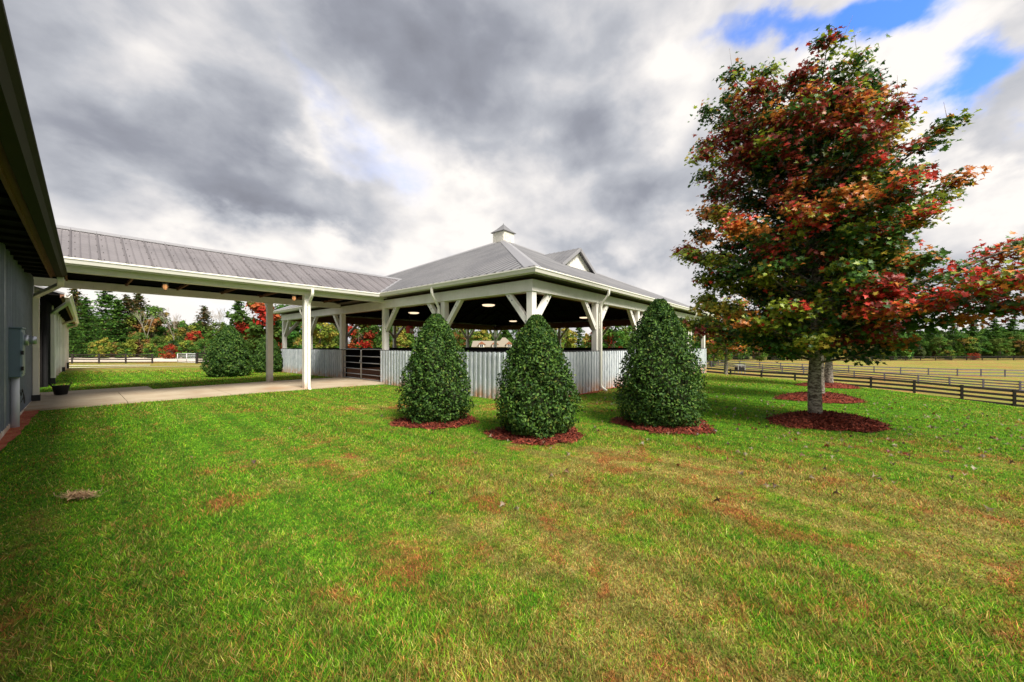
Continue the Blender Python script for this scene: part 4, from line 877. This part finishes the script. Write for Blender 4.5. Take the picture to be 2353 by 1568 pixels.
# ------------------------------------------------------------------ fences
def fence(pts, name, lab, hgt=1.2, rails=4, material='fence', spacing=2.44, rail_h=.165, group=None, post=.14):
    """post-and-board fence along ground points; rails follow the ground"""
    x0, y0 = pts[0]; e = empty('board_fence', (x0, y0, g1(x0, y0)), 0, lab, 'fence', group)
    z0 = g1(x0, y0); P_ = []
    for a, b in zip(pts[:-1], pts[1:]):
        d = math.dist(a, b); n = max(1, round(d/spacing))
        for i in range(n): P_.append((a[0]+(b[0]-a[0])*i/n, a[1]+(b[1]-a[1])*i/n))
    P_.append(pts[-1]); Z_ = gz([p[0] for p in P_], [p[1] for p in P_]); 
    for i, (p, z) in enumerate(zip(P_, Z_)):
        m = MB(); s = post/2; x, y, zz = p[0]-x0, p[1]-y0, z-z0; m.box(x-s, x+s, y-s, y+s, zz-.4, zz+hgt+.03+rnd.random()*.03); m.build('post', M[material], e)
    for k in range(rails):
        m = MB(); hz = hgt-.08-k*(hgt-.25)/max(rails-1, 1)
        for i in range(len(P_)-1):
            a, b = P_[i], P_[i+1]; j = rnd.uniform(-.012, .012); m.bar((a[0]-x0, a[1]-y0, Z_[i]-z0+hz+j), (b[0]-x0, b[1]-y0, Z_[i+1]-z0+hz+rnd.uniform(-.012, .012)), .03+post*1.02*0+.0, rail_h)
        m.build('rail', M[material], e)
    return e
# near fence on the right: posts where the photo has them
A7 = np.array((35.0, 25.95)); D7 = np.array((-.834, .552))*2.44
fpts = [cw(*(A7+D7*k)) for k in (-6, 0, 7, 14, 21, 30)]
fence(fpts, 'f', 'black four-board fence at the foot of the lawn, the nearest one on the right')
g2 = 'grey board fences across the right-hand pasture'
fence([pz(2560, 43), pz(2344, 46), pz(2110, 52), pz(1900, 61), pz(1752, 69), pz(1600, 78), pz(1450, 86)], 'f', 'weathered grey board fence crossing the pasture behind the black lawn fence', 1.25, 4, 'fencegrey', 3.2, .16, g2, .16)
fence([pz(2600, 62), pz(2200, 66), pz(1950, 72), pz(1700, 80), pz(1560, 88)], 'f', 'second grey fence close behind the first one in the right-hand pasture', 1.25, 3, 'fencegrey', 3.6, .16, g2, .16)
fence([pz(2700, 112), pz(2150, 116), pz(1640, 118)], 'f', 'thin dark fence along the foot of the wooded hill on the right', 1.3, 3, 'fence', 4.5, .18, None, .2)
fence([pz(2353, 118), pz(1640, 100)], 'f', 'faint grey fence low behind the foreground maple, in front of the wooded hill', 1.25, 2, 'fencegrey', 4.0, .2, g2, .2) if False else None
fence([pz(40, 47), pz(350, 48)], 'f', 'black board fence with open end post in front of the pale paddock on the left', 1.2, 4, 'fence', 3.1, .13, 'fences round the pale paddock', .17)
fence([pz(100, 84), pz(480, 84), pz(760, 80)], 'f', 'long dark fence behind the pale paddock at the foot of the woods', 1.3, 3, 'fence', 4.6, .24, 'fences round the pale paddock', .24)
fence([pz(452, 46), pz(474, 45), pz(720, 46)], 'f', 'solid looking dark fence behind the rounded holly, right of the pale metal gate', 1.3, 5, 'fence', 2.3, .17, 'fences round the pale paddock', .22)
# pale metal field gate
a, b = pz(408, 47.5), pz(450, 47); za = g1(*a)
e = empty('field_gate', (a[0], a[1], za), math.atan2(b[1]-a[1], b[0]-a[0]), 'pale metal tube gate in the paddock fence left of the rounded holly', 'gate'); ln = math.dist(a, b)
m = MB()
for z in (.15, .38, .60, .82, 1.04, 1.25): m.tube([(0, 0, z), (ln, 0, z)], .035, 6)
m.build('bars', M['pvc'], e); m = MB()
for q in (0, ln*.5, ln): m.tube([(q, 0, .15), (q, 0, 1.25)], .045, 6)
m.build('frame', M['pvc'], e)
# hay feeder in the pasture
x, y = pz(1700, 60); t = empty('hay_feeder', (x, y, g1(x, y)), .5, 'small pale box feeder standing by the grey pasture fence on the right', 'feeder')
m = MB(); m.box(-.75, .75, -.5, .5, .45, 1.0); m.build('bin', M['lining'], t)
m = MB(); m.box(-.85, .85, -.6, .6, 1.35, 1.42); m.build('roof', M['galv'], t); m = MB()
for sx in (-.72, .72):
    for sy in (-.48, .48): m.box(sx-.05, sx+.05, sy-.05, sy+.05, 0, 1.36)
m.build('frame', M['galv'], t)
# ------------------------------------------------------------------ farmhouse far behind the arena
x, y = pz(1137, 90); zg = g1(x, y)
hs = empty('farmhouse', (x, y, zg), -math.atan2(ST, CT), 'distant farmhouse with tan shingle roof and small white dormers seen through the arena', 'house')
Hs = 1.56-zg
m = MB(); m.box(-5, 4.6, -3, 3, -.5, Hs-.1); m.build('wall', M['cream'], hs)
m = MB()
m.add([(-5.3, -3.6, Hs-.3), (1.5, -3.6, Hs-.3), (1.5, 0, Hs+1.15), (-5.3, 0, Hs+1.15), (-5.3, 3.6, Hs-.3), (1.5, 3.6, Hs-.3)], [(0, 1, 2, 3), (3, 2, 5, 4), (0, 3, 4), (1, 5, 2)])
m.add([(.2, -4.2, Hs-.3), (5.0, -4.2, Hs-.3), (2.6, -2, Hs+1.9), (2.6, 1.5, Hs+1.9), (.2, 3.6, Hs-.3), (5.0, 3.6, Hs-.3), (1.9, -2, Hs+1.9), (1.9, 1.5, Hs+1.9)], [(0, 1, 2, 6), (6, 2, 3, 7), (0, 6, 7, 4), (1, 5, 3, 2), (4, 7, 3, 5)])
rf = m.build('roof', M['shingle'], hs)
for dx in (-2.9, .2, 3.5):
    yy = -3.75 if dx < 2 else -4.3
    m = MB(); m.box(dx-.62, dx+.62, yy, yy+1.6, Hs-.5, Hs+.35); m.build('dormer', M['cream'], rf)
    m = MB(); m.add([(dx-.85, yy-.12, Hs+.3), (dx+.85, yy-.12, Hs+.3), (dx, yy-.12, Hs+.95), (dx-.85, yy+2.2, Hs+.3), (dx+.85, yy+2.2, Hs+.3), (dx, yy+2.2, Hs+.95)], [(0, 1, 2), (0, 2, 5, 3), (1, 4, 5, 2)]); m.build('dormer_gable', M['redbrown'], rf)
    wn = MB(); wn.box(dx-.5, dx+.5, yy-.05, yy-.01, Hs-.35, Hs+.28); wf = wn.build('window', M['paint'], hs)
    wn = MB(); wn.box(dx-.38, dx-.04, yy-.08, yy-.052, Hs-.28, Hs+.2); wn.box(dx+.04, dx+.38, yy-.08, yy-.052, Hs-.28, Hs+.2); wn.build('pane', M['darkwin'], wf)

# ------------------------------------------------------------------ background trees
def tone(c, g, n, v=.35): return np.array(c)*(1-v+2*v*g.random((n, 1)))
def far_broad(h, r, pal, seed, n=3800, bare=.05, lsz=.34):
    g = np.random.default_rng(seed); K = 46
    cz = bare*h+(h*(1-bare))*g.random(K)**.9; f = np.sin(np.clip((cz/h-bare*.6)/(1.05-bare*.6), 0, 1)*np.pi)**.6; ca = g.random(K)*2*np.pi; cr = r*f*(.35+.6*g.random(K))
    CC = np.c_[cr*np.cos(ca), cr*np.sin(ca), cz]; cs = r*(.20+.18*g.random(K)); pick = g.integers(0, K, n)
    u = unit(n, g)*(g.random((n, 1))**.4); C = CC[pick]+u*cs[pick][:, None]*np.array([1, 1, .7]); C[:, 2] = np.maximum(C[:, 2], .1)
    pc = np.array(pal); ck = g.integers(0, len(pal), K); col = pc[ck[pick]]*(.6+.8*g.random((n, 1)))
    N = u+np.array([0, 0, .6])+g.normal(size=(n, 3))*.4
    me = leaves('crown', C, lsz*(.6+.8*g.random(n)), N, col, CLUMP, .2, g)
    m = MB(); m.tube([(0, 0, -.5), (.05, .05, h*.45), (.1, 0, h*.85)], [h*.018, h*.012, .03], 7)
    for k in range(12): m.tube([(0, 0, h*(.2+.04*k)), tuple(CC[k])], [.06, .02], 5)
    return me, m.build('trunk', M['farbark']).data
def far_pine(h, r, pal, seed, n=5200, lsz=.36, low=.08, sparse=1.):
    g = np.random.default_rng(seed); cs = []; m = MB(); m.tube([(0, 0, -.5), (.04, 0, h*.5), (0, 0, h*.98)], [h*.016, h*.010, .02], 7)
    lev = int(h*1.5*sparse)
    for i in range(lev):
        t = (i+.5)/lev; z = h*(low+(1-low)*t); rr = r*(1-t)**.75*(.75+.4*g.random())+.25
        for k in range(6):
            a = k*1.05+i*.7+g.normal()*.2; q = rr*(.55+.6*g.random()); z = h*(low+(1-low)*t)+g.normal()*.35; e_ = (q*math.cos(a), q*math.sin(a), z+q*.12); m.tube([(0, 0, z), e_], [.035, .012], 4)
            for s in np.linspace(.3, 1, 5): cs.append((e_[0]*s, e_[1]*s, z+q*.12*s, .22+q*.15*s))
    cs = np.array(cs); pick = g.integers(0, len(cs), n); off = g.normal(size=(n, 3))*np.array([1, 1, .32])*cs[pick, 3:4]; C = cs[pick, :3]+off
    pc = np.array(pal); col = pc[g.integers(0, len(pal), n)]*(.55+.9*g.random((n, 1)))
    N = np.array([0, 0, 1.])+g.normal(size=(n, 3))*.45
    return leaves('crown', C, lsz*(.6+.8*g.random(n)), N, col, CLUMP, .2, g), m.build('trunk', M['farbark']).data
def bare_tree(h, seed):
    r_ = random.Random(seed); m = MB()
    def grow(p, d, l, r, lv):
        q = p+d*l; m.tube([p, p+d*l*.5+Vector((r_.uniform(-1, 1), r_.uniform(-1, 1), 0))*l*.04, q], [r, r*.85, r*.65], 4, False)
        if lv == 0: return
        for k in range(3 if lv > 1 else 4):
            v = Vector((r_.gauss(0, 1), r_.gauss(0, 1), r_.gauss(0, .4))); nd = (d+v*.27+Vector((0, 0, .15))).normalized(); grow(q, nd, l*r_.uniform(.55, .75), r*.55, lv-1)
    grow(Vector((0, 0, -.3)), Vector((.02, .02, 1)), h*.36, h*.0085, 4)
    n = 40; g = np.random.default_rng(seed); C = g.normal(size=(n, 3))*np.array([h*.06, h*.06, h*.10])+np.array([0, 0, h*.6])
    me = leaves('crown', C, .16*(.6+.8*g.random(n)), g.normal(size=(n, 3)), tone((.30, .22, .12), g, n), CLUMP, .2, g)
    return me, m.build('trunk', M['palebark']).data
GRN = [(.045, .14, .022), (.08, .19, .028), (.13, .25, .035), (.05, .11, .022)]
MIX = [(.08, .17, .028), (.24, .27, .04), (.30, .22, .05), (.12, .20, .035), (.32, .16, .055)]
YEL = [(.22, .27, .04), (.34, .29, .05), (.13, .22, .03)]
REDP = [(.36, .030, .018), (.24, .05, .02), (.36, .09, .03), (.10, .13, .02), (.06, .11, .02)]
PIN = [(.045, .13, .022), (.08, .19, .028), (.13, .25, .035), (.045, .095, .024)]
BPIN = [(.07, .10, .03), (.14, .10, .035), (.05, .10, .03), (.19, .12, .05)]
proto = {
    'broad_green': far_broad(10, 3.6, GRN, 21), 'broad_green2': far_broad(9, 3.9, GRN[1:]+[(.12, .17, .03)], 22), 'broad_mix': far_broad(10, 3.6, MIX, 23), 'broad_mix2': far_broad(9, 4.0, MIX[:4]+GRN[:1], 24),
    'yellow': far_broad(8, 3.0, YEL, 25), 'red': far_broad(7, 3.0, REDP, 26), 'pine': far_pine(15, 4.0, PIN, 27), 'pine2': far_pine(14, 3.4, PIN+[(.07, .13, .03)], 28), 'pine_open': far_pine(14, 3.2, BPIN, 29, 3000, .34, .42),
    'bare': bare_tree(13, 30), 'bare2': bare_tree(12, 31), 'shrub': far_broad(4, 2.4, MIX[:3]+GRN, 32, 1800, .0, .26), 'redshrub': far_broad(3, 2.2, REDP[:3], 33, 1200, .0, .22)}
for o in [o for o in COL.objects if o.name.startswith('trunk') and o.parent is None]: bpy.data.objects.remove(o)
BASEH = dict(broad_green=10, broad_green2=9, broad_mix=10, broad_mix2=9, yellow=8, red=7, pine=15, pine2=14, pine_open=14, bare=13, bare2=12, shrub=4, redshrub=3)
NAMES = dict(broad_green='broadleaf_tree', broad_green2='broadleaf_tree', broad_mix='broadleaf_tree', broad_mix2='broadleaf_tree', yellow='broadleaf_tree', red='maple_tree', pine='pine_tree', pine2='pine_tree', pine_open='pine_tree', bare='bare_tree', bare2='bare_tree', shrub='shrub', redshrub='shrub')
def far_tree(kind, px, Z, top, lab, group, wide=1.0):
    """top: height in the picture (row) its tip reaches"""
    x, y = pz(px, Z); zg = g1(x, y); h = (HOR-top)/F*Z+EYE-zg; s = h/BASEH[kind]
    e = empty(NAMES[kind], (x, y, zg), rnd.uniform(0, 6.28), lab, 'shrub' if 'shrub' in kind else 'tree', group); e.scale = (s*wide, s*wide, s)
    cme, tme = proto[kind]
    for nm, me, mt in (('crown', cme, M['far']), ('trunk', tme, None)):
        o = bpy.data.objects.new(nm, me); COL.objects.link(o); o.parent = e
        if mt and not me.materials: me.materials.append(mt)
GL = 'trees of the wood on the left'; GM = 'trees seen through and past the pavilion'; GR = 'trees of the wooded hill on the right'
LEFT = [('pine_open', 172, 84, 668, 'thin-topped dark pine touching the barn eave at the left end of the wood'), ('pine', 196, 74, 690, 'dense dark green pine directly beside the barn, its boughs sweeping to the ground'),
        ('pine', 244, 84, 660, 'tallest green pine of the left wood, its tip just under the canopy beam'), ('pine2', 270, 80, 690, 'dark green pine right beside the tallest pine of the left wood'),
        ('pine_open', 292, 82, 684, 'brownish open pine third from the barn in the left wood'), ('pine_open', 318, 86, 678, 'high brown-green crown of a bare-stemmed pine below the first jar lamp'),
        ('broad_mix', 348, 84, 706, 'olive and tan tree behind the pale forked trunk in the left wood'), ('bare', 340, 76, 700, 'pale bare forked tree in front of the left wood'),
        ('bare2', 398, 80, 702, 'slender pale bare tree in the dip of the left wood skyline'), ('bare', 412, 86, 712, 'second bare tree in the dip of the skyline, crowded against the first'),
        ('broad_green', 380, 88, 735, 'low green tree filling the dip of the left skyline'), ('pine_open', 470, 84, 708, 'flat-topped dark pine above the rounded holly'), ('bare2', 492, 86, 700, 'pale bare tree between two pines above the rounded holly'),
        ('bare', 516, 82, 694, 'tall bare tree above the right edge of the rounded holly'), ('pine2', 548, 84, 690, 'spiky dark pine just left of the bright red maple'), ('broad_mix2', 440, 82, 742, 'rust and olive tree between the bare trees and the flat-topped pine'),
        ('broad_green2', 505, 80, 745, 'green tree behind the rounded holly top'), ('red', 444, 74, 762, 'small scarlet tree standing left of the rounded holly'), ('redshrub', 393, 66, 793, 'low scarlet bush behind the paddock fence'),
        ('yellow', 238, 66, 778, 'small yellow-green tree in front of the dense dark pines'), ('shrub', 275, 68, 790, 'brown undergrowth bush right of the small yellow-green tree'), ('broad_mix', 320, 74, 765, 'dull orange and green tree low in front of the brown pines'),
        ('shrub', 430, 66, 785, 'yellowish bush beside the low scarlet bush'), ('pine2', 168, 66, 735, 'green pine boughs peeping out behind the white barn downspouts'), ('broad_green2', 365, 72, 775, 'green bushy tree beneath the pale bare trees'),
        ('broad_mix2', 470, 66, 780, 'yellow-olive tree low behind the rounded holly'), ('broad_green', 540, 66, 770, 'green tree right of the rounded holly'), ('shrub', 345, 68, 792, 'green bush at the foot of the pale forked tree'), ('shrub', 205, 68, 790, 'dark bush at the foot of the pines by the barn'), ('shrub', 505, 64, 785, 'olive bush close behind the rounded holly')]
for q in LEFT: far_tree(*q, GL)
MID = [('red', 596, 36, 695, 'bright red maple behind the far walkway post'), ('broad_green', 655, 38, 705, 'green and rust tree at the far left corner of the arena'), ('yellow', 735, 52, 735, 'golden tree framed in the left bay of the arena'), ('broad_mix', 700, 60, 715, 'orange tinted tree behind the far left arena posts'),
       ('broad_green2', 765, 56, 745, 'green tree beside the golden tree in the left bay'), ('red', 825, 50, 728, 'red-topped maple seen above the tube gate'), ('broad_green', 868, 52, 725, 'full green tree seen above the right half of the tube gate'), ('yellow', 912, 66, 745, 'yellow tree behind the hanging feeder'),
       ('broad_green2', 955, 70, 742, 'mid green tree right of the hanging feeder'), ('broad_mix2', 1000, 78, 740, 'mixed autumn tree behind the top of the left holly'), ('pine', 1070, 100, 735, 'dark pine between the left holly and the farmhouse'), ('broad_mix', 1050, 90, 750, 'orange and olive tree left of the farmhouse'),
       ('yellow', 1105, 104, 752, 'yellow-green tree rising behind the farmhouse dormer'), ('pine2', 1160, 108, 738, 'dark pine behind the farmhouse hip roof'), ('broad_green', 1190, 96, 745, 'green tree at the right end of the farmhouse'), ('broad_mix', 1262, 90, 745, 'olive and gold tree right of the middle holly tip'),
       ('yellow', 1300, 84, 755, 'gold tree between the middle holly and the white downspout'), ('pine', 1330, 92, 740, 'dark pine left of the tall right-face downspout'), ('red', 1385, 60, 742, 'reddish tree right of the tall right-face downspout'), ('broad_green', 1410, 56, 740, 'rounded dark green tree left of the tallest holly'),
       ('broad_green2', 1450, 66, 742, 'green tree partly behind the tallest holly'), ('broad_mix2', 1560, 70, 752, 'olive tree behind the right end posts of the arena'), ('broad_mix', 1640, 80, 762, 'autumn tree just past the right end of the arena'), ('pine2', 1700, 120, 765, 'pine far behind the pasture right of the arena'),
       ('broad_green2', 1745, 110, 775, 'green tree low under the left side of the foreground maple'), ('yellow', 1665, 96, 782, 'small yellow-green tree by the far pasture rails'), ('broad_green', 1800, 118, 772, 'green tree visible under the maple crown left of its trunk'),
       ('broad_mix', 1955, 125, 775, 'tree visible under the maple crown right of its trunk'), ('pine', 1850, 130, 768, 'pine hidden mostly behind the foreground maple trunk')]
for q in MID: far_tree(*q, GM)
RIGHT = [('pine', 2060, 140, 760, 'dark pine emerging right of the maple crown underside'), ('broad_green', 2105, 132, 770, 'green tree at the left end of the right-hand wood'), ('pine2', 2140, 146, 752, 'dark pointed pine near the left end of the wooded hill'), ('broad_green2', 2160, 128, 778, 'light green tree in the front row of the right-hand wood'),
         ('pine', 2190, 150, 745, 'tall dark pine on the crest right of the maple branch'), ('broad_mix2', 2215, 126, 768, 'olive round tree in the front row of the right-hand wood'), ('pine2', 2235, 148, 742, 'dark pine left of the two tallest pines on the hill'), ('broad_green', 2255, 128, 775, 'dark green bushy tree at the pasture edge'),
         ('pine', 2285, 150, 736, 'one of the tallest pines on the wooded hill near the right frame'), ('broad_green2', 2298, 126, 780, 'small yellow-green tree at the pasture edge near the right frame'), ('pine2', 2325, 152, 734, 'tallest pine at the right frame edge on the hill'), ('broad_mix', 2345, 126, 770, 'tan and orange tree at the right frame edge'),
         ('redshrub', 2237, 120, 812, 'small dark red bush at the foot of the wooded hill'), ('pine', 2370, 150, 738, 'pine cut by the right frame edge'), ('broad_green', 2330, 136, 765, 'green tree between the tan tree and the tallest pine'), ('shrub', 2180, 122, 806, 'low olive bush at the pasture edge under the olive tree')]
for q in RIGHT: far_tree(*q, GR, 1.15)
# the wood behind them as one mass
def woods(spec, seed, name):
    g = np.random.default_rng(seed); CC = []; cols = []
    for px0, px1, Z0, Z1, t0, t1, n, pal in spec:
        for i in range(n):
            u = g.random(); px = px0+(px1-px0)*u; Z = g.uniform(Z0, Z1); x, y = pz(px, Z); zg = g1(x, y); H = ((HOR-(t0+(t1-t0)*u))/F*Z+EYE-zg)*g.uniform(.72, 1.0)
            base = pal[g.integers(0, len(pal))]; k = 260
            zz = g.random(k)*H; rr = H*.24*np.sin(np.clip(zz/H*.9+.12, 0, 1)*np.pi)**.6*np.sqrt(g.random(k)); a = g.random(k)*6.283
            CC.append(np.c_[x+rr*np.cos(a), y+rr*np.sin(a), zg+zz]); cols.append(np.array(base)*(.5+.9*g.random((k, 1))))
    C = np.concatenate(CC); c = np.concatenate(cols); N = g.normal(size=C.shape)*.6+np.array([-FWD.x*.6, -FWD.y*.6, .6])
    o = link_mesh(name, leaves(name, C, .9*(.6+.8*g.random(len(C))), N, c, CLUMP, .2, g), M['far']); return tag(o, 'hazy mass of mixed green and autumn woodland behind the nearer trees', 'woodland', None, 'stuff')
woods([(-150, 640, 90, 130, 712, 745, 110, PIN+GRN+BPIN), (640, 1700, 105, 150, 748, 770, 170, GRN+MIX[:3]+PIN+YEL[:1]), (1650, 2600, 150, 200, 765, 742, 170, PIN+GRN+BPIN[:1]), (1650, 2600, 122, 140, 792, 782, 110, GRN+BPIN[:2]+MIX[:2]), (150, 640, 70, 92, 785, 785, 90, GRN+BPIN+MIX[:2])], 50, 'distant_woods')

# ------------------------------------------------------------------ grass blades
def grass(n, rmin, rmax, seed):
    g = np.random.default_rng(seed)
    u = g.random(n); p_ = 1.68                                   # fewer, broader blades further away
    e_ = 2-p_; r = (rmin**e_+(rmax**e_-rmin**e_)*u)**(1/e_)
    ang = g.uniform(R(-56), R(56), n); x = CX+r*(np.sin(ang)*RGT.x+np.cos(ang)*FWD.x); y = CY+r*(np.sin(ang)*RGT.y+np.cos(ang)*FWD.y)
    ok = ~((x > -.15) & (x < L5+.15) & (y > -.15) & (y < L5+.15)); ok &= ~((y > PY0-.02+.03*np.sin(x*9)) & (y < PY1+np.minimum(0, (x+2.9)*.16)+.02) & (x < .1)); ok &= ~((x < -6.4) & (y > 10) & (y < 11.9))
    bx_ = (x-CX)*math.cos(BARN['rz'])+(y-CY)*math.sin(BARN['rz']); ok &= bx_ > -.90
    ty = -(x-CX)*math.sin(BARN['rz'])+(y-CY)*math.cos(BARN['rz']); ok &= ~((bx_ < -.84+.045*(ty-8)-.03*np.sin(ty*1.1)+.012*np.sin(ty*5.1)) & (g.random(n) < .85) & (ty < 14.2) & (ty > 8))
    for mx0, my0, rr in MASK: ok &= ((x-mx0)**2+(y-my0)**2) > (rr*(1+.06*g.normal(size=n)))**2
    ok &= x < 33.2
    x, y, r = x[ok], y[ok], r[ok]; n = len(x); z = gz(x, y)
    h = (.014+.026*g.random(n)**1.6)*(1+.018*r)*(.75+.5*(np.sin(x*2.3+np.sin(y*1.7))*.5+.5)); wd = (.0028+.00095*r)*(.7+.6*g.random(n))
    a = g.random(n)*2*np.pi; lean = g.uniform(.2, 1.3, n); la = g.random(n)*2*np.pi
    B = np.c_[x, y, z-.004]; side = np.c_[np.cos(a), np.sin(a), 0*a]*(wd[:, None]/2); tip = B+np.c_[np.cos(la)*lean*h, np.sin(la)*lean*h, h]
    V = np.stack([B-side, B+side, tip], 1).reshape(-1, 3); Fc = np.arange(3*n).reshape(-1, 3)
    t = (.45+1.15*g.random((n, 1)))*np.array([1, 1, 1.]); t *= 1+g.normal(size=(n, 3))*.06
    c = np.stack([t*.22, t*.22, t*1.9], 1).reshape(-1, 3); c = np.c_[c, np.repeat(g.random(n), 3)]  # dark roots and bright tips paint the shade between blades
    return fastmesh('grass', V, Fc, 3, c)
go = link_mesh('lawn_grass', grass(950000, 1.3, 32, 77), M['blade']); tag(go, 'short mown lawn grass, green with straw and rust coloured patches', 'grass', None, 'stuff')
# fallen maple leaves
g = np.random.default_rng(9); n = 620
X = g.normal(6.2, 3.6, n); Z = np.abs(g.normal(4.6, 3.0, n))+3.4; q = np.array([cw(a, b) for a, b in zip(X, Z)]); ok = np.array([all((a-u)**2+(b-v)**2 > .5 for u, v, _ in MASK) and not (a > -.2 and b > -.2) for a, b in q]); q = q[ok]
n = len(q); pc = np.array([(.60, .46, .30), (.42, .24, .14), (.34, .06, .04), (.70, .58, .40), (.20, .12, .09)])
C = np.c_[q, gz(q[:, 0], q[:, 1])+.03]; me = leaves('fallen_leaves', C, .035+.03*g.random(n), np.array([[0, 0, 1.]])+g.normal(size=(n, 3))*.6, pc[g.integers(0, 5, n)]*.6, MAPLE, .9, g)
tag(link_mesh('fallen_leaves', me, M['leaf']), 'dry tan and red maple leaves scattered over the lawn', 'fallen leaves', None, 'stuff')
# small tuft of dead straw lying on the grass at the left
x, y = pz(182, 3.75); n = 500; a = g.normal(size=(n, 2))*np.array([.085, .03]); C = np.c_[a, .025+.025*g.random(n)]
t = link_mesh('straw_clump', leaves('straw_clump', C, .06+.05*g.random(n), np.array([[0, 0, 1.]])+g.normal(size=(n, 3))*.5, np.array([[.55, .36, .20]])*(.5+g.random((n, 1))), (np.array([(-.03, -.5), (.03, -.5), (.02, .5)]), [(0, 1, 2)]), .3, g), M['chips'])
t.location = (x, y, g1(x, y)+.02); t.rotation_euler = (0, 0, -math.atan2(ST, CT)); tag(t, 'small clump of dead brown straw lying on the grass at the left', 'straw clump')
